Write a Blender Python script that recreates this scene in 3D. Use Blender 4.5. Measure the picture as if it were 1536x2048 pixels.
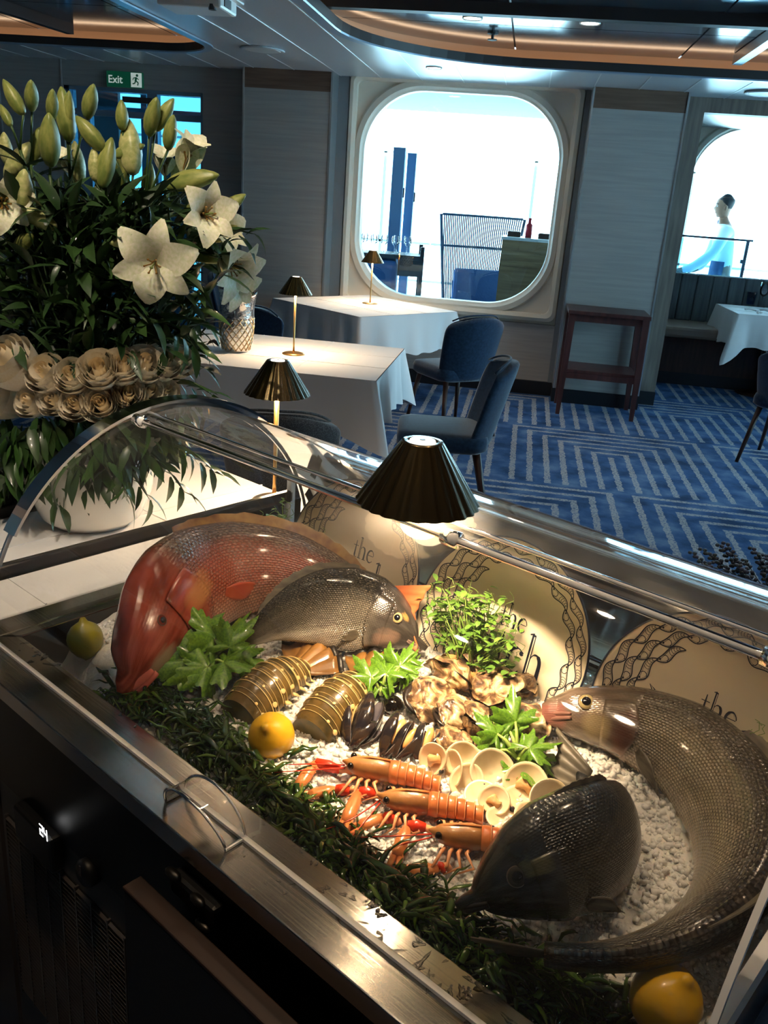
import bpy, bmesh, math, random
import numpy as np
from mathutils import Vector, Matrix, noise as mnoise
random.seed(7)
for o in list(bpy.data.objects): bpy.data.objects.remove(o, do_unlink=True)
scene = bpy.context.scene
COL = scene.collection
PI = math.pi

# ---------------------------------------------------------------- camera
W_, H_, F_PX = 1536, 2048, 1751.0
PITCH, ROLL, YA, YR = [math.radians(a) for a in (20.0, 4.22, -49.27, 7.61)]
HC = 1.62
_fh = np.array([math.sin(-YR), math.cos(-YR), 0]); _rh = np.array([math.cos(YR), math.sin(YR), 0]); _z = np.array([0, 0, 1.0])
CF = _fh*math.cos(PITCH) - _z*math.sin(PITCH); _u = _fh*math.sin(PITCH) + _z*math.cos(PITCH)
CR = math.cos(ROLL)*_rh + math.sin(ROLL)*_u; CU = -math.sin(ROLL)*_rh + math.cos(ROLL)*_u
C0 = np.array([0, 0, HC])
cam_d = bpy.data.cameras.new('camera'); cam = bpy.data.objects.new('camera', cam_d); COL.objects.link(cam)
cam.matrix_world = Matrix(((CR[0], CU[0], -CF[0], 0), (CR[1], CU[1], -CF[1], 0), (CR[2], CU[2], -CF[2], HC), (0, 0, 0, 1)))
cam_d.sensor_fit = 'VERTICAL'; cam_d.sensor_height = 24; cam_d.lens = 24*F_PX/H_
cam_d.clip_start = .02; cam_d.clip_end = 300
scene.camera = cam
def ray(x, y): return CF + CR*(x-W_/2)/F_PX - CU*(y-H_/2)/F_PX
def AZ(x, y, z):                       # point of a pixel's ray at height z
    d = ray(x, y); return C0 + d*((z-HC)/d[2])
def AY(x, y, Y):
    d = ray(x, y); return C0 + d*(Y/d[1])
_ca = YA-YR
DA = np.array([math.sin(_ca), math.cos(_ca), 0]); DB = np.array([math.cos(_ca), -math.sin(_ca), 0])
CASE_ROT = math.atan2(DB[1], DB[0])    # local x = b, local y = a
def K(a, b, z): return DA*a + DB*b + np.array([0, 0, z])
def KI(p): return float(np.dot(p, DA)), float(np.dot(p, DB)), float(p[2])
def PB(x, y, b): d = ray(x, y); return C0 + d*(b/np.dot(d, DB))
def PA(x, y, a): d = ray(x, y); return C0 + d*(a/np.dot(d, DA))

# ---------------------------------------------------------------- world, view
scene.view_settings.view_transform = 'Standard'; scene.view_settings.look = 'None'
scene.view_settings.gamma = 1; scene.view_settings.use_curve_mapping = False
scene.view_settings.exposure = 1.3
world = bpy.data.worlds.new('sky'); scene.world = world; world.use_nodes = True
bg = world.node_tree.nodes['Background']; bg.inputs[0].default_value = (.95, .98, 1.0, 1); bg.inputs[1].default_value = 6.6
sun_d = bpy.data.lights.new('sun', 'SUN'); sun_d.energy = 3.0; sun_d.angle = .02; sun_d.color = (1, .95, .86)
sun = bpy.data.objects.new('sun', sun_d); COL.objects.link(sun); sun.rotation_euler = (math.radians(28), math.radians(12), 0)

# ---------------------------------------------------------------- helpers
def tag(o, label=None, cat=None, group=None, kind=None):
    if label: o['label'] = label
    if cat: o['category'] = cat
    if group: o['group'] = group
    if kind: o['kind'] = kind
    return o
def empty(name, loc=(0, 0, 0), rz=0, label=None, cat=None, group=None, parent=None):
    o = bpy.data.objects.new(name, None); COL.objects.link(o); o.location = Vector(loc); o.rotation_euler = (0, 0, rz)
    o.empty_display_size = .05
    if parent: o.parent = parent
    return tag(o, label, cat, group)
class MB:
    def __init__(s): s.v = []; s.f = []; s.uv = None
    def add(s, vs, fs):
        n = len(s.v); s.v += [tuple(map(float, v)) for v in vs]; s.f += [tuple(i+n for i in f) for f in fs]; return s
    def box(s, x0, x1, y0, y1, z0, z1):
        return s.add([(x, y, z) for z in (z0, z1) for y in (y0, y1) for x in (x0, x1)],
                     [(0, 2, 3, 1), (4, 5, 7, 6), (0, 1, 5, 4), (2, 6, 7, 3), (0, 4, 6, 2), (1, 3, 7, 5)])
    def obox(s, c, ex, ey, ez):        # oriented box: centre + half vectors
        c, ex, ey, ez = map(np.array, (c, ex, ey, ez))
        return s.add([c+i*ex+j*ey+k*ez for k in (-1, 1) for j in (-1, 1) for i in (-1, 1)],
                     [(0, 2, 3, 1), (4, 5, 7, 6), (0, 1, 5, 4), (2, 6, 7, 3), (0, 4, 6, 2), (1, 3, 7, 5)])
    def rings(s, rs, closed=True, cap0=True, cap1=True, wrap=False):
        n = len(rs[0]); b = len(s.v); m = len(rs)
        for r in rs: s.v += [tuple(map(float, p)) for p in r]
        for i in range(m if wrap else m-1):
            i2 = (i+1) % m
            for j in range(n if closed else n-1):
                j2 = (j+1) % n; s.f.append((b+i*n+j, b+i*n+j2, b+i2*n+j2, b+i2*n+j))
        if closed and not wrap:
            if cap0: s.f.append(tuple(b+j for j in range(n))[::-1])
            if cap1: s.f.append(tuple(b+(m-1)*n+j for j in range(n)))
        return s
    def lathe(s, prof, n=24, c=(0, 0, 0), flute=None, a0=0, a1=2*PI, cap0=True, cap1=True):
        full = abs(a1-a0-2*PI) < 1e-6; rs = []
        for r, z in prof:
            ring = []
            for j in range(n if full else n+1):
                t = a0+(a1-a0)*j/n; q = r*(flute(t, r) if flute else 1); ring.append((c[0]+q*math.cos(t), c[1]+q*math.sin(t), c[2]+z))
            rs.append(ring)
        return s.rings(rs, full, cap0, cap1)
    def tube(s, pts, r, n=8, flat=1.0, up=None, cap=True):
        pts = [np.array(p, float) for p in pts]; m = len(pts); rr = r if hasattr(r, '__len__') else [r]*m
        T = [pts[min(i+1, m-1)]-pts[max(i-1, 0)] for i in range(m)]; T = [t/(np.linalg.norm(t)+1e-12) for t in T]
        u = np.array(up, float) if up is not None else (np.array([0, 0, 1.]) if abs(T[0][2]) < .9 else np.array([1., 0, 0]))
        rs = []
        for i in range(m):
            u = u-T[i]*np.dot(u, T[i]); u /= np.linalg.norm(u)+1e-12; w = np.cross(T[i], u)
            rs.append([pts[i]+rr[i]*(math.cos(2*PI*j/n)*w+flat*math.sin(2*PI*j/n)*u) for j in range(n)])
        return s.rings(rs, True, cap, cap)
    def grid(s, P):                    # P[i][j] open surface
        return s.rings(P, False)
    def ell(s, c, rx, ry, rz, n=10, m=7, M=None):
        rs = []
        for i in range(1, m):
            t = PI*i/m; ring = []
            for j in range(n):
                p = np.array([rx*math.sin(t)*math.cos(2*PI*j/n), ry*math.sin(t)*math.sin(2*PI*j/n), -rz*math.cos(t)])
                if M is not None: p = M @ p
                ring.append(p+np.array(c))
            rs.append(ring)
        return s.rings(rs)
    def prism(s, poly, z0, z1):
        n = len(poly); b = len(s.v)
        s.v += [(p[0], p[1], z0) for p in poly]+[(p[0], p[1], z1) for p in poly]
        s.f.append(tuple(b+i for i in range(n))[::-1]); s.f.append(tuple(b+n+i for i in range(n)))
        for i in range(n): j = (i+1) % n; s.f.append((b+i, b+j, b+n+j, b+n+i))
        return s
    def xf(s, M, i0=0):
        M = np.array(M)
        for i in range(i0, len(s.v)):
            v = M @ np.array([*s.v[i], 1.0]); s.v[i] = tuple(v[:3])
        return s
    def mesh(s, name, m=None, smooth=False):
        me = bpy.data.meshes.new(name); me.from_pydata(s.v, [], s.f)
        if m is not None: me.materials.append(m)
        if smooth: me.polygons.foreach_set('use_smooth', [True]*len(me.polygons))
        if s.uv:
            l = me.uv_layers.new(name='UVMap'); idx = [0]*len(me.loops); me.loops.foreach_get('vertex_index', idx)
            l.data.foreach_set('uv', [c for i in idx for c in s.uv[i]])
        me.update(); return me
    def build(s, name, m=None, parent=None, smooth=False, bevel=0, **t):
        return put(name, s.mesh(name, m, smooth), parent, bevel, **t)
def put(name, me, parent=None, bevel=0, loc=None, rot=None, **t):
    o = bpy.data.objects.new(name, me); COL.objects.link(o)
    if parent: o.parent = parent
    if loc is not None: o.location = Vector(loc)
    if rot is not None: o.rotation_euler = rot
    if bevel:
        b = o.modifiers.new('b', 'BEVEL'); b.width = bevel; b.segments = 2; b.limit_method = 'ANGLE'; b.harden_normals = False
    return tag(o, **t)
def subsurf(o, n=1):
    m = o.modifiers.new('s', 'SUBSURF'); m.levels = n; m.render_levels = n; return o
def struct(o): o['kind'] = 'structure'; return o
def copy_tree(o, parent=None):
    c = o.copy(); COL.objects.link(c)
    if parent: c.parent = parent
    for ch in o.children: copy_tree(ch, c)
    return c
def rotz(v, a): c, s = math.cos(a), math.sin(a); return np.array([v[0]*c-v[1]*s, v[0]*s+v[1]*c, v[2]])
def frame(x=None, y=None, z=None, o=(0, 0, 0)):
    M = np.eye(4)
    for i, k in enumerate((x, y, z)): M[:3, i] = k
    M[:3, 3] = o; return M
def unit(v): v = np.array(v, float); return v/(np.linalg.norm(v)+1e-12)
def lerp(a, b, t): return a+(b-a)*t
def interp(ts, vs, t): return np.array([np.interp(t, ts, [v[k] for v in vs]) for k in range(len(vs[0]))])
def spline(pts, n):
    pts = [np.array(p, float) for p in pts]; out = []; m = len(pts)
    for i in range(n):
        t = i/(n-1)*(m-1); k = min(int(t), m-2); f = t-k
        p0 = pts[max(k-1, 0)]; p1 = pts[k]; p2 = pts[k+1]; p3 = pts[min(k+2, m-1)]
        out.append(.5*((2*p1)+(p2-p0)*f+(2*p0-5*p1+4*p2-p3)*f*f+(3*p1-p0-3*p2+p3)*f**3))
    return out

# ---------------------------------------------------------------- materials
def srgb(*c): return tuple(((x/255)/12.92 if x/255 <= .04045 else ((x/255+.055)/1.055)**2.4) for x in c)+(1,)
def newmat(name):
    m = bpy.data.materials.new(name); m.use_nodes = True; nt = m.node_tree; b = nt.nodes['Principled BSDF']; return m, nt, b
def pm(name, col, rough=.5, metal=0, col2=None, scale=8, stretch=(1, 1, 1), lo=.35, hi=.65, bump=0, bscale=40, spec=.5, trans=0, ior=1.45, sss=0, coat=0, detail=4, emit=None, estr=0, uv=False, sheen=0, bdist=.002):
    m, nt, b = newmat(name); N = nt.nodes.new; L = nt.links.new
    b.inputs['Base Color'].default_value = col; b.inputs['Roughness'].default_value = rough; b.inputs['Metallic'].default_value = metal
    b.inputs['Specular IOR Level'].default_value = spec; b.inputs['Transmission Weight'].default_value = trans; b.inputs['IOR'].default_value = ior
    if sss: b.inputs['Subsurface Weight'].default_value = sss; b.inputs['Subsurface Radius'].default_value = (.01, .006, .004)
    if coat: b.inputs['Coat Weight'].default_value = coat; b.inputs['Coat Roughness'].default_value = .08
    if sheen: b.inputs['Sheen Weight'].default_value = sheen; b.inputs['Sheen Roughness'].default_value = .4
    if emit: b.inputs['Emission Color'].default_value = emit; b.inputs['Emission Strength'].default_value = estr
    if col2 or bump:
        tc = N('ShaderNodeTexCoord'); mp = N('ShaderNodeMapping'); mp.inputs['Scale'].default_value = stretch
        L(tc.outputs['UV' if uv else 'Object'], mp.inputs['Vector'])
    if col2:
        n = N('ShaderNodeTexNoise'); n.inputs['Scale'].default_value = scale; n.inputs['Detail'].default_value = detail; L(mp.outputs[0], n.inputs['Vector'])
        r = N('ShaderNodeValToRGB'); r.color_ramp.elements[0].position = lo; r.color_ramp.elements[1].position = hi
        r.color_ramp.elements[0].color = col; r.color_ramp.elements[1].color = col2
        L(n.outputs['Fac'], r.inputs['Fac']); L(r.outputs['Color'], b.inputs['Base Color'])
    if bump:
        n2 = N('ShaderNodeTexNoise'); n2.inputs['Scale'].default_value = bscale; n2.inputs['Detail'].default_value = 4; L(mp.outputs[0], n2.inputs['Vector'])
        bp = N('ShaderNodeBump'); bp.inputs['Strength'].default_value = bump; bp.inputs['Distance'].default_value = bdist
        L(n2.outputs['Fac'], bp.inputs['Height']); L(bp.outputs['Normal'], b.inputs['Normal'])
    return m
def math_n(nt, op, a, b=None, c=None):
    n = nt.nodes.new('ShaderNodeMath'); n.operation = op
    for i, v in enumerate((a, b, c)):
        if v is None: continue
        if isinstance(v, (int, float)): n.inputs[i].default_value = v
        else: nt.links.new(v, n.inputs[i])
    return n.outputs[0]
def ramp_n(nt, fac, stops):
    r = nt.nodes.new('ShaderNodeValToRGB'); e = r.color_ramp.elements
    while len(e) < len(stops): e.new(.5)
    for i, (p, c) in enumerate(stops): e[i].position = p; e[i].color = c
    nt.links.new(fac, r.inputs['Fac']); return r.outputs['Color']
def mix_n(nt, fac, a, b, mode='MIX'):
    n = nt.nodes.new('ShaderNodeMix'); n.data_type = 'RGBA'; n.blend_type = mode
    for s, v in ((n.inputs['Factor'], fac), (n.inputs['A'], a), (n.inputs['B'], b)):
        if isinstance(v, (int, float, tuple)): s.default_value = v
        else: nt.links.new(v, s)
    return n.outputs['Result']
def clear_mat(name, tint=(1, 1, 1, 1), refl=1.0, rough=.02, ior=1.49, haze=0, hazecol=(.9, .92, .95, 1)):
    # thin clear sheet: straight-through light plus Fresnel gloss and an optional pale diffuse haze
    m = bpy.data.materials.new(name); m.use_nodes = True; nt = m.node_tree; nt.nodes.clear(); N = nt.nodes.new; L = nt.links.new
    out = N('ShaderNodeOutputMaterial'); t = N('ShaderNodeBsdfTransparent'); t.inputs[0].default_value = tint
    g = N('ShaderNodeBsdfGlossy'); g.inputs['Roughness'].default_value = rough; g.inputs[0].default_value = (refl, refl, refl, 1)
    fr = N('ShaderNodeFresnel'); fr.inputs['IOR'].default_value = ior
    base = t.outputs[0]
    if haze:
        d = N('ShaderNodeBsdfDiffuse'); d.inputs[0].default_value = hazecol; mx0 = N('ShaderNodeMixShader')
        tc = N('ShaderNodeTexCoord'); nz = N('ShaderNodeTexNoise'); nz.inputs['Scale'].default_value = 14; nz.inputs['Detail'].default_value = 8; L(tc.outputs['Object'], nz.inputs['Vector'])
        L(math_n(nt, 'MULTIPLY', nz.outputs['Fac'], haze*2), mx0.inputs[0]); L(t.outputs[0], mx0.inputs[1]); L(d.outputs[0], mx0.inputs[2]); base = mx0.outputs[0]
    mx = N('ShaderNodeMixShader'); L(fr.outputs[0], mx.inputs[0]); L(base, mx.inputs[1]); L(g.outputs[0], mx.inputs[2]); L(mx.outputs[0], out.inputs[0])
    return m
M = {}
M['wall'] = pm('grey_wood_laminate', srgb(158, 155, 153), .45, col2=srgb(147, 145, 144), scale=9, stretch=(.25, .25, 5), detail=6)
M['wall_dark'] = pm('slate_panel', srgb(112, 118, 124), .4)
M['brown_band'] = pm('brown_wood_band', srgb(112, 88, 74), .5, col2=srgb(92, 70, 58), scale=8, stretch=(.3, 1, 4))
M['alu'] = pm('aluminium_trim', srgb(190, 196, 200), .3, .8)
M['trimwood'] = pm('taupe_wood_trim', srgb(120, 108, 100), .45, col2=srgb(98, 88, 82), scale=9, stretch=(4, 4, .3))
M['base'] = pm('black_skirting', srgb(18, 22, 30), .5)
M['ceil'] = pm('ceiling_panel_grey', srgb(186, 190, 196), .32, .1, spec=.6)
M['ceil_gloss'] = pm('ceiling_panel_gloss', srgb(120, 132, 144), .12, .75)
M['seam'] = pm('seam_strip', srgb(225, 228, 230), .35, .4)
M['fascia'] = pm('dark_fascia', srgb(52, 50, 52), .5)
M['lip'] = pm('coffer_lip', srgb(150, 172, 195), .3, .3)
M['cove'] = pm('cove_plaster', srgb(190, 158, 132), .6)
M['led'] = pm('led_strip', (1, .6, .3, 1), .5, emit=(1, .66, .4, 1), estr=1.5)
M['downlight'] = pm('downlight_glow', (1, .9, .75, 1), .5, emit=(1, .86, .66, 1), estr=30)
M['white_plastic'] = pm('white_plastic', srgb(225, 225, 222), .4)
M['cream'] = pm('cream_moulding', srgb(222, 212, 196), .4)
M['glass_win'] = clear_mat('window_glass', (.66, .9, 1, 1), 1, .01)
# ================================================================ ROOM
def carpet_mat():
    m, nt, b = newmat('blue_patterned_carpet'); N = nt.nodes.new; L = nt.links.new
    tc = N('ShaderNodeTexCoord'); mp = N('ShaderNodeMapping'); mp.inputs['Rotation'].default_value = (0, 0, 0); L(tc.outputs['Object'], mp.inputs['Vector'])
    s = N('ShaderNodeSeparateXYZ'); L(mp.outputs[0], s.inputs[0]); x, y = s.outputs[0], s.outputs[1]
    cell = 1.5
    row = math_n(nt, 'FLOOR', math_n(nt, 'DIVIDE', math_n(nt, 'ADD', y, .72), cell))
    xs = math_n(nt, 'ADD', x, math_n(nt, 'MULTIPLY', row, .75))
    u = math_n(nt, 'ABSOLUTE', math_n(nt, 'SUBTRACT', math_n(nt, 'WRAP', xs, cell, 0), cell*.5))
    v = math_n(nt, 'WRAP', math_n(nt, 'ADD', y, .72), cell, 0)
    v2 = math_n(nt, 'SUBTRACT', v, cell*.5)
    mx = math_n(nt, 'MAXIMUM', u, v2)
    wob = N('ShaderNodeTexNoise'); wob.inputs['Scale'].default_value = 22; wob.inputs['Detail'].default_value = 3; L(tc.outputs['Object'], wob.inputs['Vector'])
    mx = math_n(nt, 'ADD', mx, math_n(nt, 'MULTIPLY', math_n(nt, 'SUBTRACT', wob.outputs['Fac'], .5), .03))
    w = math_n(nt, 'PINGPONG', mx, .056)
    line = math_n(nt, 'LESS_THAN', w, .019)
    sp = N('ShaderNodeTexNoise'); sp.inputs['Scale'].default_value = 75; sp.inputs['Detail'].default_value = 3; L(tc.outputs['Object'], sp.inputs['Vector'])
    speck = math_n(nt, 'GREATER_THAN', sp.outputs['Fac'], .46)
    f = math_n(nt, 'MULTIPLY', line, math_n(nt, 'MULTIPLY_ADD', speck, .5, .26))
    big = N('ShaderNodeTexNoise'); big.inputs['Scale'].default_value = 5; big.inputs['Detail'].default_value = 8; L(tc.outputs['Object'], big.inputs['Vector'])
    blue = ramp_n(nt, big.outputs['Fac'], [(.32, srgb(32, 54, 86)), (.5, srgb(50, 80, 122)), (.68, srgb(86, 110, 142))])
    col = mix_n(nt, f, blue, srgb(160, 158, 157)); L(col, b.inputs['Base Color'])
    b.inputs['Roughness'].default_value = .95; b.inputs['Specular IOR Level'].default_value = .1
    bp = N('ShaderNodeBump'); bp.inputs['Strength'].default_value = .5; bp.inputs['Distance'].default_value = .004; L(sp.outputs['Fac'], bp.inputs['Height']); L(bp.outputs[0], b.inputs['Normal'])
    return m
M['carpet'] = carpet_mat()
X0, X1, Y0, YW = -6.2, 4.6, -3.2, 8.0
struct(MB().box(X0, X1, Y0, 10.0, -.1, 0).build('floor', M['carpet']))
ZC = 2.51
# coffers as (x0,x1,y0,y1,r)
COFF = [(-6.1, -2.34, .4, 7.06, .55), (-1.3, 4.4, .4, 6.88, 1.25)]
def coffer_range(c, x):
    x0, x1, y0, y1, r = c
    if x <= x0 or x >= x1: return None
    d = 0
    if x < x0+r: d = r-math.sqrt(max(0, r*r-(x0+r-x)**2))
    if x > x1-r: d = r-math.sqrt(max(0, r*r-(x-(x1-r))**2))
    return y0+d, y1-d
ceil = struct(MB().box(X0, X1, Y0, 10.1, 3.0, 3.1).build('ceiling', M['ceil']))
PW = .345; xs0 = .03
k0 = int(math.floor((X0-xs0)/PW))
seam = MB()
for k in range(k0, int((X1-xs0)/PW)+1):
    xa, xb = max(X0, xs0+k*PW), min(X1, xs0+(k+1)*PW)
    if xb-xa < .02: continue
    mb = MB(); n = 8; xsn = set([xa+(xb-xa)*i/n for i in range(n+1)])
    for c in COFF:
        for e in (c[0], c[1], c[0]+1e-4, c[1]-1e-4):
            if xa < e < xb: xsn.add(e)
    xsn = sorted(xsn)
    for i in range(len(xsn)-1):
        a, b_ = xsn[i], xsn[i+1]; segs = None
        for c in COFF:
            ra, rb = coffer_range(c, a), coffer_range(c, b_)
            if c[0]-1e-6 <= a and b_ <= c[1]+1e-6:
                mid = (c[2]+c[3])/2
                segs = (ra or (c[2]+c[4], c[3]-c[4]), rb or (c[2]+c[4], c[3]-c[4]))
        q = lambda p, r_, s, t: mb.add([(a, p, ZC), (b_, r_, ZC), (b_, t, ZC), (a, s, ZC)], [(0, 1, 2, 3)])
        if segs: q(Y0, Y0, segs[0][0], segs[1][0]); q(segs[0][1], segs[1][1], YW+.02, YW+.02)
        else: q(Y0, Y0, YW+.02, YW+.02)
    mb.build('ceiling_panel', M['ceil'], ceil)
    r = None
    for c in COFF: r = r or coffer_range(c, xa)
    for (p, q_) in ([(Y0, r[0]), (r[1], YW)] if r else [(Y0, YW)]): seam.box(xa-.004, xa+.004, p, q_, ZC-.003, ZC+.002)
seam.build('panel_seam', M['seam'], ceil)
def rrect(x0, x1, y0, y1, r, n=14):
    pts = []
    for cx, cy, a0 in ((x1-r, y1-r, 0), (x0+r, y1-r, PI/2), (x0+r, y0+r, PI), (x1-r, y0+r, 1.5*PI)):
        for i in range(n+1): t = a0+PI/2*i/n; pts.append((cx+r*math.cos(t), cy+r*math.sin(t)))
    return pts
ZI = 2.625
for ci, c in enumerate(COFF):
    x0, x1, y0, y1, r = c
    ring = lambda d, z: [(p[0], p[1], z) for p in rrect(x0+d, x1-d, y0+d, y1-d, r-d)]
    MB().rings([ring(-.01, ZC-.004), ring(-.01, ZC-.014), ring(.05, ZC-.014), ring(.055, ZC+.0)], True, False, False).build('coffer_lip', M['lip'], ceil, smooth=False)
    MB().rings([ring(.055, ZC-.005), ring(.06, ZC+.048), ring(-.1, ZC+.052)], True, False, False).build('coffer_fascia', M['fascia'], ceil)
    MB().rings([ring(-.1, ZC+.051), ring(-.1, ZI-.02), ring(-.07, ZI)], True, False, False).build('cove_wall', M['cove'], ceil, smooth=True)
    MB().rings([ring(-.06, ZC+.054), ring(-.06, ZC+.062), ring(-.05, ZC+.062), ring(-.05, ZC+.054)], True, False, False, True).build('led_strip', M['led'], ceil)
    # inner glossy panels
    px = x0-.06
    while px < x1:
        yy = y0-.1
        while yy < y1+.1:
            a, b_, p, q_ = px, min(px+1.12, x1+.1), yy, min(yy+1.15, y1+.1)
            MB().box(a+.006, b_-.006, p+.006, q_-.006, ZI, ZI+.02).build('coffer_panel', M['ceil_gloss'], ceil)
            yy += 1.15
        px += 1.12
    MB().box(x0-.1, x1+.1, y0-.1, y1+.1, ZI+.02, ZI+.04).build('coffer_backing', M['fascia'], ceil)
for (p, q_) in (((0, 12), (140, 58)),):
    a, b_ = AZ(*p, 2.59), AZ(*q_, 2.59); d = b_-a; a = a-d*3; n_ = unit(np.cross(d, [0, 0, 1]))
    MB().obox((a+b_)/2, (b_-a)/2, n_*.03, (0, 0, .035)).build('coffer_beam', M['fascia'], ceil)
a, b_ = AZ(640, 10, 2.58), AZ(1536, 50, 2.58); a[1] = b_[1] = (a[1]+b_[1])/2; a[0] = COFF[1][0]-.02
MB().box(a[0], 4.4, a[1]-.04, a[1]+.04, 2.565, ZI).build('coffer_beam', M['fascia'], ceil)
a, b_ = AZ(1475, 120, 2.59), AZ(1536, 78, 2.59)
MB().obox(b_, (b_-a), unit(np.cross(b_-a, [0, 0, 1]))*.03, (0, 0, .03)).build('coffer_beam', M['alu'], ceil)
# downlights
OVER_D = bpy.data.lights.new('downlight_lamp', 'SPOT'); OVER_D.energy = 11; OVER_D.spot_size = 1.35; OVER_D.spot_blend = .7; OVER_D.color = (1, .72, .44); OVER_D.shadow_soft_size = .02
OVER_F = OVER_D.copy(); OVER_F.energy = 15; OVER_F.spot_size = 1.0; OVER_F.color = (1, .84, .64)
OVER = [(-.93, 1.05), (-.05, 1.75), (.9, 1.75), (-.5, .7), (.35, 1.0), (-.05, 2.9), (1.1, 2.9), (-.72, .68)]
for i, (x, y, z, t) in enumerate(((945, 37, ZI, 'left of the two in the long ceiling recess'), (1180, 47, ZI, 'right of the two in the long ceiling recess'), (868, 136, ZC, 'in the flat ceiling just above the rounded window'))):
    p = AZ(x, y, z-.004); e = empty('downlight', p, 0, 'small round white downlight glowing, '+t, 'downlight', 'recessed ceiling downlights')
    MB().lathe([(.052, 0), (.06, -.004), (.062, .004)], 20, cap0=False).build('ring', M['white_plastic'], e, True)
    MB().lathe([(.05, .001), (.0, .001)][:1]+[(.05, .003)], 20).build('diffuser', M['downlight'], e)
    sd = bpy.data.lights.new('downlight_lamp', 'SPOT'); sd.energy = 12; sd.spot_size = 1.6; sd.spot_blend = .6; sd.color = (1, .82, .62); sd.shadow_soft_size = .05
    so = bpy.data.objects.new('downlight_lamp', sd); COL.objects.link(so); so.parent = e; so.location = (0, 0, -.02)
for i, (x, y) in enumerate(OVER):
    e = empty('downlight', (x, y, ZI-.004), 0, 'small round downlight overhead above the display case, number %s from the front' % ('one two three four five six seven eight'.split()[i]), 'downlight', 'recessed ceiling downlights')
    MB().lathe([(.052, 0), (.06, -.004), (.062, .004)], 20, cap0=False).build('ring', M['white_plastic'], e, True)
    MB().lathe([(.026, .001), (.026, .003)], 20).build('diffuser', M['downlight'], e); MB().lathe([(.026, -.001), (.053, -.003)], 20, cap0=False, cap1=False).build('baffle', M['fascia'], e)
    so = bpy.data.objects.new('downlight_lamp', OVER_F if i in (0, 7) else OVER_D); COL.objects.link(so); so.parent = e; so.location = (0, 0, -.02)
    if i in (0, 7): so.rotation_euler = Vector((-.9-x, 1.8-y, 1.35-ZI)).to_track_quat('-Z', 'Y').to_euler()
p = AZ(985, 75, ZI-.03); e = empty('sprinkler', p, 0, 'small dark sprinkler head hanging in the long ceiling recess', 'sprinkler')
MB().lathe([(.035, .03), (.035, .02), (.01, .015), (.008, -.01)], 12).build('stem', M['fascia'], e); MB().lathe([(.03, -.01), (.03, -.016)], 12).build('deflector', M['fascia'], e)
for (x, y, t) in ((525, 101, 'above the grey wall panel'), (1533, 188, 'near the right window bay')):
    p = AZ(x, y, ZC-.012); e = empty('ceiling_speaker', p, 0, 'flat round white ceiling speaker '+t, 'speaker', 'ceiling speakers')
    MB().lathe([(.15, .012), (.16, .004), (.15, -.004), (.135, 0)], 36).build('rim', M['ceil'], e, True)
    MB().lathe([(.133, .001), (.12, -.002)], 36).build('grille', M['seam'], e, True)
p = AZ(395, 20, ZC-.07); e = empty('ceiling_unit', (p[0], p[1], ZC), .0, 'boxy white unit fixed to the ceiling with a small dark lens', 'ceiling unit')
MB().box(-.17, .17, -.13, .13, -.075, 0).build('housing', M['white_plastic'], e, bevel=.012); MB().box(-.2, .2, -.16, .16, -.012, 0).build('mounting_plate', M['white_plastic'], e, bevel=.004)
MB().lathe([(.02, -.085), (.022, -.06)], 16, c=(.12, -.11, 0)).build('lens', M['fascia'], e); MB().box(.168, .175, -.08, .02, -.06, -.02).build('side_vent', M['fascia'], e)

# walls
wb = struct(empty('wall_back'))
def panel(name, x0, x1, y0, y1, z0, z1, m, par=wb, bevel=0): return MB().box(x0, x1, y0, y1, z0, z1).build(name, M[m], par, bevel=bevel)
YP = 7.735
panel('wall_panel', -6.2, -4.75, 7.9, 8.1, .12, 2.6, 'wall'); panel('wall_panel', -4.75, -4.16, 7.9, 8.1, .12, 2.6, 'wall')
panel('wall_panel', -2.88, -2.47, 7.9, 8.1, .12, 2.6, 'wall'); panel('wall_panel', -4.16, -2.88, 7.9, 8.1, 2.31, 2.6, 'wall')
for x in (-4.75, -4.16): panel('wall_joint', x-.006, x+.006, 7.893, 7.9, .12, ZC, 'alu')
for (a, b_, side) in ((-2.47, -1.715, 0), (.375, 1.11, 1)):
    panel('pillar_panel', a+.012, b_-.012, YP, 8.1, .12, 2.36, 'wall'); panel('pillar_band', a+.012, b_-.012, YP, 8.1, 2.36, 2.6, 'brown_band')
    panel('pillar_edge', a-.003, a+.012, YP-.006, 8.1, .12, 2.6, 'alu'); panel('pillar_edge', b_-.012, b_+.003, YP-.006, 8.1, .12, 2.6, 'alu')
panel('wall_panel', -1.715, -1.62, 7.96, 8.1, .12, 2.6, 'wall_dark'); panel('wall_panel', .33, .375, 7.96, 8.1, .12, 2.6, 'wall_dark')
panel('wall_panel', -1.62, .33, 7.98, 8.1, .12, .62, 'wall'); panel('wall_panel', -1.62, .33, 7.98, 8.1, 2.5, 2.6, 'wall')
panel('jamb', 1.113, 1.28, 8.0, 8.15, .12, 2.6, 'trimwood'); panel('lintel', 1.28, 4.6, 8.0, 8.15, 2.4, 2.6, 'trimwood')
panel('wall_panel', 1.11, 1.24, 8.15, 10.0, 0, 2.6, 'trimwood')
for (a, b_, y, n_) in ((-6.2, -4.14, 7.885, 1), (-2.9, -2.475, 7.885, 1), (-2.475, -1.71, YP-.008, 1), (-1.71, .37, 7.95, 1), (.37, 1.115, YP-.008, 1), (1.115, 1.285, 7.99, 1)):
    struct(MB().box(a, b_, y, 8.05, 0, .12).build('baseboard_back', M['base']))
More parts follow.
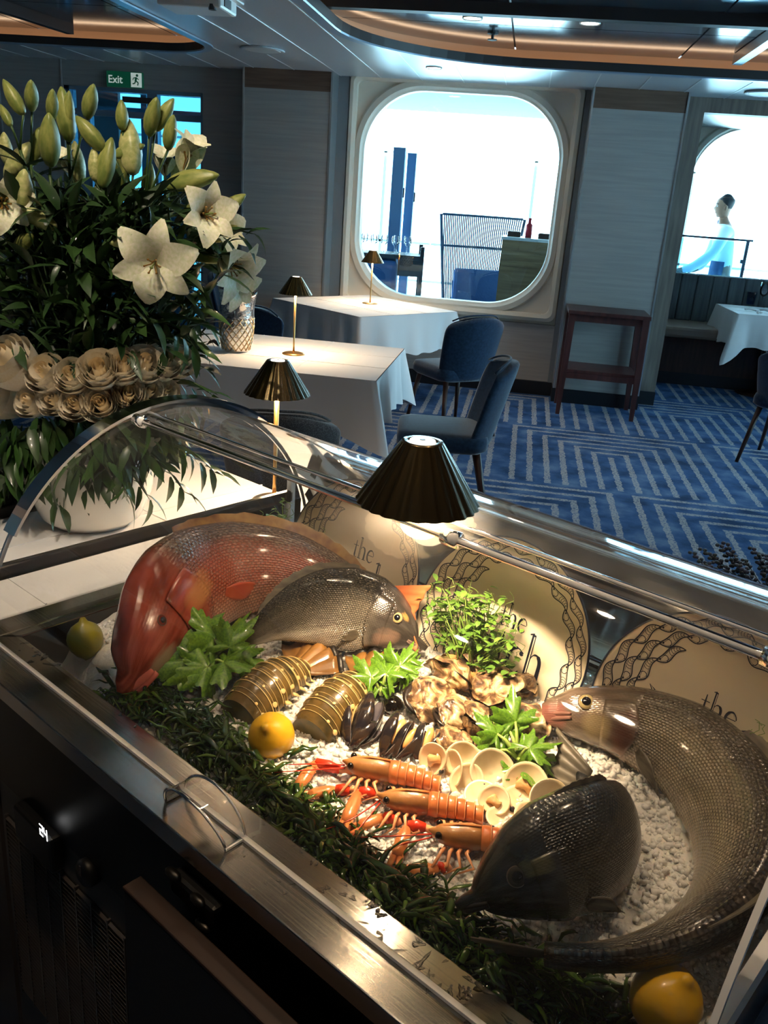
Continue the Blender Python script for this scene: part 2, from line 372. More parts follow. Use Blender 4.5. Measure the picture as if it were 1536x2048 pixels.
# window 1: rounded cream moulding set in a square panel
def rounded_window(name, cx, cz, w, h, R, ow, oh, y, par):
    def ringp(hw, hh, r, yy, n=16): return [(cx+p[0], yy, cz+p[1]) for p in rrect(-hw, hw, -hh, hh, r, n)]
    rs = [ringp(ow/2+.06, oh/2+.06, .01, y+.1), ringp(ow/2+.06, oh/2+.06, .01, y+.05), ringp(ow/2, oh/2, .07, y+.05), ringp(ow/2, oh/2, .07, y-.02), ringp(ow/2-.03, oh/2-.03, .06, y-.035), ringp(ow/2-.06, oh/2-.06, .05, y-.02),
          ringp(ow/2-.065, oh/2-.065, .05, y+.01), ringp(w/2+.085, h/2+.085, R+.06, y+.02), ringp(w/2+.07, h/2+.07, R+.05, y-.006), ringp(w/2+.03, h/2+.03, R+.02, y-.01), ringp(w/2+.015, h/2+.015, R+.01, y+.03), ringp(w/2, h/2, R, y+.05), ringp(w/2, h/2, R, y+.16)]
    MB().rings(rs, True, False, False).build('window_frame', M['cream'], par, smooth=False)
    mb = MB(); ring = ringp(w/2+.01, h/2+.01, R, y+.1); mb.v = ring+[(p[0], p[1]+.01, p[2]) for p in ring]; n = len(ring)
    mb.f = [tuple(range(n)), tuple(range(2*n-1, n-1, -1))]; mb.build('pane', M['glass_win'], par)
w1 = struct(empty('window_1'))
rounded_window('w', -.645, 1.6, 1.66, 1.68, .5, 1.93, 1.9, 7.97, w1)
w2 = struct(empty('window_2'))
wl = AY(1383, 360, 9.97)[0]; wt = AY(1490, 257, 9.97)[2]
rounded_window('w', wl+1.3, wt-.95, 2.6, 1.9, .5, 2.86, 2.1, 9.95, w2)
panel('bay_wall', 1.2, 4.6, 9.93, 10.1, 0, wt-1.9, 'wall'); panel('bay_ceiling', 1.2, 4.6, 8.1, 10.1, 2.46, 2.5, 'ceil')
panel('bay_wall', 1.2, wl-.1, 9.93, 10.1, 0, 2.6, 'cream'); panel('bay_wall', wl+2.7, 4.6, 9.93, 10.1, 0, 2.6, 'cream'); panel('bay_wall', 1.2, 4.6, 9.93, 10.1, wt+.06, 2.6, 'cream')
# other walls, out of view, with the same big windows so daylight enters the dining room
wr = struct(empty('wall_right'))
for (a, b_) in ((Y0, 4.2), (5.4, 5.9), (7.2, 10.0)): panel('wall_panel', X1, X1+.15, a, b_, 0, 2.6, 'wall', wr)
panel('wall_panel', X1, X1+.15, Y0, 9.6, 0, .62, 'wall', wr); panel('wall_panel', X1, X1+.15, Y0, 9.6, 2.42, 2.6, 'wall', wr)
panel('pane', X1+.07, X1+.08, Y0, 9.6, .62, 2.42, 'glass_win', wr)
struct(MB().box(X0-.15, X0, Y0, 8.1, 0, 2.7).build('wall_left', M['wall'])); struct(MB().box(X0, X1, Y0-.15, Y0, 0, 2.7).build('wall_front', M['wall']))
# glazed door with exit sign
M['glass_door'] = clear_mat('blue_door_glass', (.11, .27, .36, 1), 1, .01); M['door_frame'] = pm('door_frame_metal', srgb(120, 150, 175), .35, .5)
d1 = struct(empty('door_1'))
xL, xR, zt = -4.16, -2.88, 2.31
panel('door_frame', xL, xL+.05, 7.93, 8.06, 0, zt, 'door_frame', d1); panel('door_frame', xR-.03, xR, 7.93, 8.06, 0, zt, 'door_frame', d1)
xm = AY(307, 250, 7.96)[0]; xq = AY(170, 250, 7.96)[0]
panel('door_frame', xL, xR, 7.93, 8.06, zt-.03, zt, 'door_frame', d1)
for x, w in ((xm, .09), (xq, .12)): panel('door_stile', x-w/2, x+w/2, 7.94, 8.02, 0, zt-.02, 'door_frame', d1)
panel('door_rail', xL, xR, 7.95, 8.01, 2.08, 2.13, 'door_frame', d1); panel('pane', xL+.05, xR-.03, 7.98, 7.99, 0, zt-.02, 'glass_door', d1)
panel('door_closer', AY(248, 182, 7.93)[0], xm, 7.89, 7.94, 2.2, 2.245, 'fascia', d1); panel('door_handle', xm-.015, xm+.015, 7.88, 7.93, .9, 1.3, 'alu', d1)
M['exit_green'] = pm('exit_green', srgb(14, 92, 66), .4, emit=srgb(14, 92, 66), estr=.1); M['exit_white'] = pm('exit_white', srgb(225, 240, 230), .4, emit=srgb(225, 240, 230), estr=.15)
pa, pb = AY(211, 144, 7.86), AY(284, 173, 7.86)
es = empty('exit_sign', ((pa[0]+pb[0])/2, 7.9, (pa[2]+pb[2])/2), 0, 'green Exit sign with white running figure above the glazed door', 'sign')
ew, eh = (pb[0]-pa[0])/2, .062
MB().box(-ew, ew, -.025, -.001, -eh, eh).build('sign_board', M['exit_green'], es, bevel=.002); MB().box(ew-.105, ew-.008, -.027, -.024, -eh+.006, eh-.006).build('pictogram_panel', M['exit_white'], es)
def text_mesh(s, size, m, parent, loc, rot, name='lettering', ext=.0006, bold=0, align='LEFT'):
    c = bpy.data.curves.new(name, 'FONT'); c.body = s; c.size = size; c.extrude = ext; c.offset = bold; c.align_x = align
    o = bpy.data.objects.new('tmp', c); COL.objects.link(o); dg = bpy.context.evaluated_depsgraph_get(); dg.update()
    me = bpy.data.meshes.new_from_object(o.evaluated_get(dg)); bpy.data.objects.remove(o, do_unlink=True)
    me.materials.clear(); me.materials.append(m); return put(name, me, parent, loc=loc, rot=rot)
text_mesh('Exit', .085, M['exit_white'], es, (-ew+.014, -.027, -.03), (PI/2, 0, 0), bold=.0012)
fx = ew-.056; mb = MB()
mb.lathe([(.011, -.001), (.011, .001)], 10).xf(frame((1, 0, 0), (0, 0, 1), (0, -1, 0), (fx+.008, -.0285, .036)))
def bar(mb, a, b_, w, y): a, b_ = np.array([a[0], y, a[1]]), np.array([b_[0], y, b_[1]]); d = b_-a; mb.obox((a+b_)/2, d/2, unit(np.cross(d, [0, 1, 0]))*w/2, (0, .001, 0))
for s_, e_, w in (((0, .022), (-.006, -.008), .018), ((-.004, -.006), (.018, -.02), .01), ((.018, -.02), (.012, -.042), .009), ((-.006, -.006), (-.014, -.026), .01), ((-.014, -.026), (-.034, -.03), .009), ((0, .02), (.022, .004), .007), ((-.002, .02), (-.026, .014), .007), ((-.026, .014), (-.03, -.002), .006)):
    bar(mb, (fx+s_[0], s_[1]), (fx+e_[0], e_[1]), w, -.0285)
mb.build('running_figure', M['exit_green'], es)

vb = struct(empty('vestibule'))
for (a, b_, y, z0, z1, m) in ((-5.2, -4.25, 9.2, 0, 2.6, 'wall_dark'), (-3.92, -3.86, 9.0, 0, 2.6, 'door_frame'), (-3.2, -3.12, 9.0, 0, 2.6, 'door_frame'), (-5.2, -2.2, 9.1, 2.16, 2.24, 'door_frame'), (-3.85, -3.55, 9.4, .0, 1.9, 'wall_dark'), (-3.0, -2.7, 9.4, .3, 1.7, 'door_frame'), (-5.2, -2.2, 9.3, .9, .96, 'door_frame')):
    panel('vestibule_panel', a, b_, y, y+.06, z0, z1, m, vb)
# ================================================================ DINING FURNITURE
def HZ(x, y, gx, gy):                  # height at which a vertical line over (gx,gy) meets image row of pixel (x,y)
    best = None
    lo, hi = -1.0, 4.0
    for _ in range(50):
        mid = (lo+hi)/2; v = np.array([gx, gy, mid])-C0; yy = H_/2-F_PX*np.dot(v, CU)/np.dot(v, CF)
        if yy > y: lo = mid
        else: hi = mid
    return (lo+hi)/2
M['linen'] = pm('white_linen', srgb(228, 226, 226), .85, bump=.25, bscale=7, bdist=.006, spec=.2)
M['wood_dark'] = pm('dark_walnut', srgb(64, 40, 34), .45, col2=srgb(46, 28, 24), scale=6, stretch=(6, 6, .6))
M['wood_red'] = pm('mahogany', srgb(78, 44, 42), .4, col2=srgb(56, 32, 32), scale=6, stretch=(5, 5, .6))
M['navy'] = pm('navy_upholstery', srgb(34, 58, 84), .85, col2=srgb(26, 46, 70), scale=60, bump=.4, bscale=300, bdist=.001, spec=.25, sheen=.5)
M['tweed'] = pm('charcoal_tweed', srgb(34, 38, 44), .9, col2=srgb(92, 96, 100), scale=260, lo=.45, hi=.75, bump=.6, bscale=300, bdist=.001, sheen=.3)
M['brass'] = pm('brushed_brass', srgb(206, 160, 96), .28, .95)
M['bronze'] = pm('dark_bronze_shade', srgb(84, 72, 50), .24, .9, coat=.3)
M['gold_shade'] = pm('gold_shade', srgb(158, 120, 70), .25, .95)
M['shade_in'] = pm('shade_white_inside', srgb(245, 236, 215), .6)
M['glow'] = pm('lamp_glow', (1, .85, .6, 1), .5, emit=(1, .8, .52, 1), estr=6)
M['glow_top'] = pm('lamp_top_glow', (1, .95, .85, 1), .5, emit=(1, .92, .8, 1), estr=1.6)
def make_cloth(hw, hd, z, drop, par, seed, tip=.08, out=.05, name='tablecloth', **t):
    rnd = random.Random(seed); N = 44; per = []
    for (ax, ay, bx, by) in ((-hw, -hd, hw, -hd), (hw, -hd, hw, hd), (hw, hd, -hw, hd), (-hw, hd, -hw, -hd)):
        for i in range(N): f = i/N; per.append((lerp(ax, bx, f), lerp(ay, by, f), min(f, 1-f)))
    ph = [rnd.uniform(0, 6.28) for _ in range(6)]
    rings = []
    for kk in range(9):
        d = kk/8; ring = []
        for i, (x, y, c) in enumerate(per):
            s = i/len(per)*2*PI
            cor = math.exp(-(c/.07)**2); wav = .5*math.sin(9*s+ph[0])+.35*math.sin(17*s+ph[1])+.25*math.sin(27*s+ph[2])
            nrm = unit((x/hw if abs(abs(x)-hw) < 1e-6 else 0, y/hd if abs(abs(y)-hd) < 1e-6 else 0, 0)) if c > 0 else unit((x/hw, y/hd, 0))
            nn = unit(nrm*(1-cor)+unit((x, y, 0))*cor)
            o = d*(.025+out*.45*wav*(1-.5*cor)+out*1.9*cor)+.004
            dn = math.exp(-((c-.14)/.05)**2)
            o -= d*dn*.04
            ring.append((x+nn[0]*o, y+nn[1]*o, z-.004*(kk > 0)-d*(drop+tip*cor+.012*wav)))
        rings.append(ring)
    mb = MB().rings(rings, True, False, False)
    # top surface
    n = len(per); b0 = len(mb.v); G = 12
    for i in range(G+1):
        for j in range(G+1): mb.v.append((lerp(-hw, hw, i/G), lerp(-hd, hd, j/G), z+.001))
    for i in range(G):
        for j in range(G): mb.f.append((b0+i*(G+1)+j, b0+(i+1)*(G+1)+j, b0+(i+1)*(G+1)+j+1, b0+i*(G+1)+j+1))
    o = mb.build(name, M['linen'], None, True, **t)
    return o
# pressed fold lines on the cloths
def folds(o, hw, hd, z, xs, ys):
    mb = MB()
    for x in xs: mb.box(x-.003, x+.003, -hd, hd, z, z+.0025)
    for y in ys: mb.box(-hw, hw, y-.003, y+.003, z, z+.0025)
    mb.build('pressed_fold', M['linen'], o)
def table(loc, rz, hw, hd, z, label, clabel, seed, drop=.27, tip=.09):
    t = empty('dining_table', loc, rz, label, 'table', 'dining tables')
    MB().box(-hw+.01, hw-.01, -hd+.01, hd-.01, z-.035, z-.006).build('table_top', M['wood_dark'], t)
    MB().lathe([(.05, .03), (.05, z-.035)], 16).build('column', M['wood_dark'], t, True)
    MB().lathe([(.22, 0), (.22, .012), (.06, .035)], 24).build('foot', M['wood_dark'], t, True)
    c = make_cloth(hw, hd, z, drop, None, seed, tip, label=clabel, cat='tablecloth', group='white tablecloths')
    c.location = Vector(loc); c.rotation_euler = (0, 0, rz)
    folds(c, hw, hd, z, (-hw/3, hw/3), (-hd/3, hd/3)); return t
T1 = (-1.30, 4.72, 0); table(T1, 0, .65, .515, .75, 'square restaurant table under a white cloth, with the silver bucket on it', 'white cloth over the table that carries the silver bucket', 3, .27, .09)
T2 = (-1.24, 7.18, 0); r2 = math.atan2(-.77, .1)+PI/4
table(T2, r2, .53, .53, .75, 'restaurant table turned cornerwise in front of the rounded window', 'white cloth over the cornerwise table in front of the rounded window', 5, .3, .06)
T3a = AZ(1470, 622, .82); table((T3a[0]+.47, T3a[1]+.42, 0), .04, .46, .42, .8, 'restaurant table at the banquette with a wine glass on it', 'white cloth with long hanging corners on the banquette table', 8, .3, .16)

def make_chair(name, loc, face, label, fabric='navy', zt=.83, group='upholstered dining chairs', seat_only=False):
    # local +y is the direction the sitter faces
    c = empty(name, loc, math.atan2(face[1], face[0])-PI/2, label, 'chair', group)
    # backrest: curved padded shell, wraps a little at the sides
    P = []
    nz, nx = 10, 14
    def shell(off):
        rows = []
        for i in range(nz+1):
            t = i/nz; z = lerp(.40, zt, t); w = lerp(.21, .245, math.sin(t*PI*.55))
            if t > .8: w *= math.sqrt(max(0, 1-((t-.8)/.2)**2*.35))
            row = []
            for j in range(nx+1):
                s = -1+2*j/nx; zz = z-(.05*abs(s)**3 if t > .7 else 0)*(t-.7)/.3
                y = -.22-.12*t+.10*s*s+off*(1-.3*abs(s)**4)
                row.append((s*w, y, zz))
            rows.append(row)
        return rows
    a, b_ = shell(.028), shell(-.028); mb = MB(); rings = []
    for i in range(nz+1): rings.append(a[i]+b_[i][::-1])
    mb.rings(rings, True, True, True)
    subsurf(mb.build('backrest', M[fabric], c, True))
    rs = []
    for (k, z) in ((.9, .40), (1, .42), (1, .46), (.97, .485), (.8, .495)):
        rs.append([(p[0]*k, p[1]*k+.0, z) for p in rrect(-.235, .235, -.23, .24, .09, 5)])
    MB().rings(rs).build('seat', M[fabric], c, True)
    for sx in (-1, 1):
        for sy in (-1, 1):
            p0 = np.array([sx*.17, sy*.17, .42]); p1 = np.array([sx*.225, sy*(.235 if sy > 0 else .27), 0])
            MB().tube([p0, p1], [.02, .012], 10).build('leg', M['wood_dark'], c, True)
    MB().tube([a[nz][j] for j in range(nx+1)], .006, 6).build('piping', M[fabric], c, True)
    return c
make_chair('dining_chair', (-.42, 6.36, 0), (-.62, .78), 'navy chair with its back to us, drawn up to the cornerwise table', zt=.88)
make_chair('dining_chair', (-.32, 4.5, 0), (-1, -.12), 'navy chair seen from the side at the right end of the silver bucket table', zt=.87)
make_chair('dining_chair', (-.93, 3.52, 0), (-.22, 1), 'charcoal tweed chair with rounded back in front of the silver bucket table', 'tweed', .8)
make_chair('dining_chair', (-2.28, 7.36, 0), (.9, -.2), 'navy chair against the grey wall panel behind the cornerwise table', zt=.9)
make_chair('dining_chair', (-1.78, 5.62, 0), (.1, -1), 'navy chair behind the silver bucket')
make_chair('dining_chair', (-2.45, 5.0, 0), (1, 0), 'navy chair at the left end of the silver bucket table, mostly behind the lilies')
make_chair('dining_chair', (1.98, 6.42, 0), (.5, .85), 'navy chair at the right edge in front of the banquette table')

# table lamps -----------------------------------------------------------
def fl(t, r): return 1+.045*(abs(math.sin(12*t))-.5)*min(1, r/.05)
def lamp_shade(par, z0, shade_m, energy, s=1.0):
    R, r, h = .082*s, .028*s, .083*s
    prof = [(R, z0), (lerp(R, r, .33), z0+h*.33), (lerp(R, r, .66), z0+h*.66), (r, z0+h)]
    MB().lathe(prof, 96, flute=fl, cap0=False, cap1=False).build('lamp_shade', M[shade_m], par, True)
    MB().lathe([(q[0]-.0025, q[1]-.0005) for q in prof], 96, flute=fl, cap0=False, cap1=False).build('shade_lining', M['shade_in'], par, True)
    MB().lathe([(r*1.0, z0+h-.001), (r*.98, z0+h+.001), (r*.62, z0+h+.001), (r*.60, z0+h-.001)], 40, cap0=False, cap1=True).build('top_cap', M[shade_m], par, True)
    MB().lathe([(r*.6, z0+h), (r*.6, z0+h+.0022), (r*.18, z0+h+.0024)], 32, cap0=False).build('top_light_ring', M['glow_top'], par, True)
    MB().lathe([(r*.16, z0+h+.002), (r*.14, z0+h+.0032)], 16).build('touch_button', M['alu'], par)
    MB().lathe([(.024*s, z0+h*.45), (.024*s, z0+h*.52)], 24).build('light_disc', M['glow'], par)
    d = bpy.data.lights.new('lamp_bulb', 'SPOT'); d.energy = energy; d.color = (1, .73, .44); d.shadow_soft_size = .035; d.spot_size = math.radians(150); d.spot_blend = .35
    o = bpy.data.objects.new('lamp_bulb', d); COL.objects.link(o); o.parent = par; o.location = (0, 0, z0+h*.02)
    return o
def table_lamp(loc, hs, label, shade_m, energy, s=1.0):
    e = empty('table_lamp', loc, 0, label, 'lamp', 'fluted table lamps')
    MB().lathe([(.058*s, 0), (.058*s, .004), (.05*s, .008), (.012, .011)], 32).build('base', M['brass'], e, True)
    MB().tube([(0, 0, .009), (0, 0, .05), (0, 0, hs+.03)], [.007, .0045, .0075], 12).build('pole', M['brass'], e, True)
    lamp_shade(e, hs, shade_m, energy, s); return e
p = AZ(587, 708, .752); h2 = HZ(587, 588, p[0], p[1])-.752
table_lamp((p[0], p[1], .752), h2, 'slim brass lamp with gold fluted shade beside the silver bucket', 'gold_shade', 7, 1.08)
p = AZ(740, 607, .752); h1 = HZ(741, 525, p[0], p[1])-.752
table_lamp((p[0], p[1], .752), h1, 'slim brass lamp with small fluted shade in front of the rounded window', 'gold_shade', 7, 1.12)

# silver fish-scale bucket ---------------------------------------------
M['silver'] = pm('crumpled_silver', srgb(235, 230, 222), .2, 1, bump=.5, bscale=22, bdist=.012)
M['silver_scale'] = pm('antique_silver', srgb(190, 165, 130), .25, 1)
p = AZ(472, 702, .752); cz = empty('wine_bucket', (p[0], p[1], .752), .3, 'tall crumpled silver bucket shaped like an open-mouthed fish with scales', 'bucket')
hb = HZ(490, 578, p[0], p[1])-.752
def wob(t, r): return 1
prof = [(.062, 0), (.075, .012), (.088, .08), (.094, .16), (.09, .24), (.1, hb-.03), (.104, hb)]
mb = MB(); rs = []
for r, z in prof+[(.098, hb-.004), (.086, .2), (.06, .03)]:
    ring = []
    for j in range(48):
        t = 2*PI*j/48; k = z/hb
        q = r*(1+.07*k*math.sin(3*t+1)+.05*k*math.sin(7*t+9*k))
        dz = (.018*math.sin(2*t+.7)+.008*math.sin(5*t)) if z > hb-.05 else 0
        ring.append((q*math.cos(t), q*math.sin(t)*.92, z+dz))
    rs.append(ring)
mb.rings(rs).build('body', M['silver'], cz, True)
mb = MB()
for j in range(16):
    for sgn in (-1, 1):
        pts = []
        for i in range(9):
            f = i/8; z = .012+f*.17; r = np.interp(z, [q[1] for q in prof], [q[0] for q in prof])+.001; t = 2*PI*(j/16+sgn*f*.24)
            k = z/hb; q = r*(1+.07*k*math.sin(3*t+1)+.05*k*math.sin(7*t+9*k)); pts.append((q*math.cos(t), q*math.sin(t)*.92, z))
        mb.tube(pts, .003, 5)
mb.build('scale_net', M['silver_scale'], cz, True)
MB().tube([(-.09, 0, .03), (-.12, 0, .05), (-.14, -.01, .045), (-.155, -.02, .03)], [.012, .01, .007, .003], 8).build('tail_handle', M['fascia'], cz, True)

# wooden tray stand -----------------------------------------------------
q0, q1 = AZ(1122, 828, 0), AZ(1253, 840, 0); yA = (q0[1]+q1[1])/2
zs = HZ(1146, 620, q0[0], yA); zs2 = HZ(1140, 738, q0[0], yA)
ts = empty('tray_stand', ((q0[0]+q1[0])/2, yA+.2, 0), 0, 'dark wooden waiter tray stand with open frame in front of the pillar', 'tray stand')
hw = (q1[0]-q0[0])/2+.02
for sx in (-1, 1):
    for sy in (-1, 1):
        mb = MB(); x0, y0 = sx*hw, sy*.2
        rs = [[(x0+sx*dx+a*w, y0+sy*.01+b_*w, z) for a, b_ in ((-1, -1), (1, -1), (1, 1), (-1, 1))] for z, w, dx in ((0, .016, .012), (zs2, .024, .006), (zs-.03, .026, 0))]
        mb.rings(rs).build('leg', M['wood_red'], ts)
MB().box(-hw-.035, hw+.035, -.24, .24, zs-.03, zs).build('top', M['wood_red'], ts, bevel=.004)
for y in (-.205, .205): MB().box(-hw, hw, y-.012, y+.012, zs-.085, zs-.03).build('apron', M['wood_red'], ts)
MB().box(-hw, hw, -.21, .21, zs2-.025, zs2).build('shelf', M['wood_red'], ts, bevel=.003); MB().box(-hw, hw, -.215, -.19, zs2-.07, zs2-.025).build('shelf_rail', M['wood_red'], ts)
for x in (-hw, hw): MB().box(x-.011, x+.011, -.19, .19, zs-.085, zs-.03).build('side_rail', M['wood_red'], ts)

# banquette in the window bay -------------------------------------------
M['leather'] = pm('taupe_leather', srgb(150, 128, 112), .4); M['rib'] = pm('grey_ribbed_fabric', srgb(104, 112, 116), .9, col2=srgb(84, 92, 98), scale=40, stretch=(1, 1, .05))
YBQ = 9.28
bq = empty('banquette', (1.3, YBQ, 0), 0, 'long taupe banquette with grey ribbed backrest under the right window', 'banquette')
zb = HZ(1350, 543, 1.4, YBQ+.42); zseat = HZ(1345, 650, 1.4, YBQ-.2)
MB().box(0, 3.2, -.1, .62, 0, .13).build('plinth', M['base'], bq); MB().box(0, 3.2, -.16, .62, .13, zseat-.11).build('front_panel', M['wood_dark'], bq)
MB().box(0, 3.2, -.2, .5, zseat-.11, zseat).build('seat_cushion', M['leather'], bq, bevel=.03)
for i in range(20): MB().box(i*.16+.002, i*.16+.158, .42, .6, zseat, zb).build('back_channel', M['rib'], bq, bevel=.012)
M['glass_clear'] = clear_mat('drinking_glass', (.95, .97, 1, 1), 1, .01, 1.5); M['glass_blue'] = clear_mat('blue_glass', (.25, .42, .95, 1), 1, .02, 1.5)
zt3 = .804
p = AZ(1500, 608, zt3); wg = empty('tumbler', p, 0, 'short blue water tumbler on the banquette table', 'glass')
MB().lathe([(.038, 0), (.048, .12), (.046, .12), (.034, .012)], 24).build('bowl', M['glass_blue'], wg, True)
p = AZ(1522, 614, zt3); wg = empty('wine_glass', p, 0, 'stemmed wine glass on the banquette table at the right edge', 'glass')
MB().lathe([(.04, 0), (.038, .003), (.006, .01)], 24).build('foot', M['glass_clear'], wg, True); MB().lathe([(.005, .008), (.005, .1)], 12).build('stem', M['glass_clear'], wg, True)
MB().lathe([(.006, .1), (.036, .125), (.045, .17), (.04, .24), (.038, .24), (.043, .17), (.034, .128), (.002, .104)], 28).build('bowl', M['glass_clear'], wg, True)
for i, (x, y) in enumerate(((1500, 622), (1518, 628), (1530, 624))):
    p = AZ(x, y, zt3); e = MB().tube([(-.05, 0, .012), (0, .01, .022), (.05, 0, .012), (.07, -.01, .01)], [.012, .02, .018, .008], 8, .6).build('folded_napkin', M['linen'], None, True, loc=p, rot=(0, 0, i*1.1), label='crumpled pale napkin on the banquette table, %s' % ('nearest the tumbler', 'between the other two', 'under the wine glass')[i], cat='napkin', group='napkins')

# ================================================================ OUTSIDE DECK
M['deck'] = pm('pale_deck', srgb(215, 215, 212), .6); M['awn'] = pm('awning_grey', srgb(84, 104, 120), .6); M['post_blue'] = pm('blue_grey_post', srgb(96, 130, 165), .5)
M['oak'] = pm('light_oak', srgb(150, 122, 84), .5, col2=srgb(122, 96, 64), scale=5, stretch=(.4, 1, 5)); M['dark_metal'] = pm('dark_outdoor_metal', srgb(40, 46, 56), .5)
M['wicker'] = pm('blue_grey_rope', srgb(70, 88, 110), .8); M['red'] = pm('red_plastic', srgb(190, 30, 50), .4); M['blue_cloth'] = pm('blue_cloth', srgb(40, 80, 130), .8, bump=.5, bscale=10, bdist=.02)
deck = struct(MB().box(-14, 14, 8.1, 24, -.12, -.02).build('deck_floor', M['deck']))
ya = AZ(930, 228, 2.62)[1]; struct(MB().box(-14, 14, 8.1, ya, 2.62, 2.75).build('deck_canopy', M['awn']))
yr = 12.5; zr_ = AY(1000, 318, yr)[2]
pr = empty('deck_railing', (0, yr, 0), 0, 'pale outdoor railing with thin bars beyond the windows', 'railing')
for z in (zr_, 1.0, .5): MB().box(-8, 8, -.02, .02, z-.015, z+.015).build('rail', M['white_plastic'], pr)
for i in range(9): MB().box(-8+i*2-.02, -8+i*2+.02, -.02, .02, -.02, zr_).build('post', M['white_plastic'], pr)
yq = 10.0
for i, (x, yt, w, t) in enumerate(((801, 291, .065, 'taller left of the pair'), (826, 303, .05, 'shorter right of the pair'))):
    p = AY(x, yt, yq+i*.3); e = empty('deck_post', (p[0], p[1], -.02), 0, 'blue-grey upright post outside the rounded window, '+t, 'post', 'upright posts on the deck')
    MB().box(-w, w, -.05, .05, 0, p[2]).build('shaft', M['post_blue'], e, bevel=.005); MB().box(-w-.02, w+.02, -.07, .07, 0, .02).build('foot_plate', M['post_blue'], e)
    MB().box(w-.004, w+.012, -.02, .02, p[2]-.5, p[2]-.4).build('hinge', M['dark_metal'], e)
# oak cabinet with red jar
yc = 9.7; ca, cb = AY(1006, 469, yc), AY(1150, 478, yc)
cab = empty('oak_cabinet', (ca[0], yc, -.02), 0, 'light oak service cabinet outside the rounded window', 'cabinet')
w = .95; h = ca[2]
MB().box(0, w, 0, .5, 0, h-.03).build('body', M['oak'], cab); MB().box(-.01, w+.01, -.01, .51, h-.03, h).build('counter_top', M['alu'], cab)
for i in range(5): MB().box(.012, w-.012, -.008, 0, .05+i*(h-.1)/5, .045+(i+1)*(h-.1)/5-.004).build('plank', M['oak'], cab)
p = AY(1057, 468, yc+.2); e = empty('red_jar', (p[0], yc+.2, h-.02), 0, 'small red bottle standing on the oak cabinet outside', 'bottle'); MB().lathe([(.035, 0), (.035, .13), (.015, .15), (.015, .18)], 16).build('body', M['red'], e, True); MB().lathe([(.018, .18), (.018, .2)], 12).build('cap', M['red'], e)
for i, (x, t) in enumerate(((1028, 'left of'), (1090, 'right of'))):
    p = AY(x, 470, yc+.2); e = MB().box(-.07, .07, -.05, .05, 0, .05).box(-.06, .06, -.04, .04, .05, .055).build('caddy_box', M['wood_dark'], None, loc=(p[0], yc+.22, h-.02), label='low dark caddy on the oak cabinet %s the red bottle' % t, cat='box', group='caddies on the cabinet')
# tall rope-backed chair and low table
p = AY(950, 590, 10.9); pc = AY(905, 425, 10.9)
ch = empty('rope_chair', (p[0], 10.9, -.02), .25, 'tall blue-grey rope-backed outdoor chair beyond the rounded window', 'chair')
zt = pc[2]
for i in range(40):
    s = -1+2*i/39
    MB().tube([(s*.36, .0, .4), (s*.42, .03, .9), (s*.46, .08-.1*s*s, zt)], .009, 5).build('rope', M['wicker'], ch)
for z, w in ((.4, .38), (zt-.35, .45), (zt, .48)): MB().tube([(-w, -.02, z), (0, .06, z), (w, -.02, z)], .014, 8).build('frame_bar', M['wicker'], ch, True)
for s in (-1, 1): MB().tube([(s*.38, 0, 0), (s*.38, 0, .4), (s*.5, -.02, zt)], .018, 8).build('frame_post', M['wicker'], ch, True); MB().tube([(s*.38, -.5, 0), (s*.38, -.5, .42)], .018, 8).build('leg', M['wicker'], ch, True)
MB().box(-.38, .38, -.52, .02, .38, .46).build('seat', M['blue_cloth'], ch, bevel=.02)
MB().box(-.3, .3, -.12, -.02, .46, .86).build('back_cushion', M['blue_cloth'], ch, bevel=.04)
# service trolley with glassware
p = AY(790, 590, 9.2); tr = empty('service_trolley', (p[0]-.1, 9.2, -.02), .15, 'dark outdoor service trolley below the posts', 'trolley')
ztt = AY(790, 507, 9.2)[2]+.02
MB().box(-.42, .36, -.2, .3, ztt-.04, ztt).build('top', M['dark_metal'], tr); MB().box(-.42, .36, -.2, .3, .3, .33).build('shelf', M['dark_metal'], tr)
for sx in (-.4, .34):
    for sy in (-.18, .28): MB().box(sx-.02, sx+.02, sy-.02, sy+.02, 0, ztt+(.09 if sx > 0 else 0)).build('leg', M['dark_metal'], tr)
MB().box(-.4, .1, -.21, .28, .33, ztt-.05).build('blue_cover', M['blue_cloth'], tr, bevel=.05); MB().box(.1, .34, -.21, -.19, ztt-.2, ztt-.04).build('drawer', M['dark_metal'], tr)
rnd = random.Random(4)
for i in range(12):
    gx, gy = -.38+.115*(i % 6)+rnd.uniform(-.02, .02), -.1+.22*(i//6)
    q = rotz((gx, gy, 0), .15); e = empty('glass_on_trolley', (p[0]-.1+q[0], 9.2+q[1], ztt-.019), 0, 'clear stemmed glass on the outdoor trolley, %s from the left in the %s row' % ('first second third fourth fifth sixth'.split()[i % 6], ('near', 'far')[i//6]), 'glass', 'glassware on the trolley')
    MB().lathe([(.03, 0), (.005, .008), (.005, .07), (.032, .1), (.036, .15), (.03, .17)], 12, cap1=False).build('bowl', M['glass_clear'], e, True)
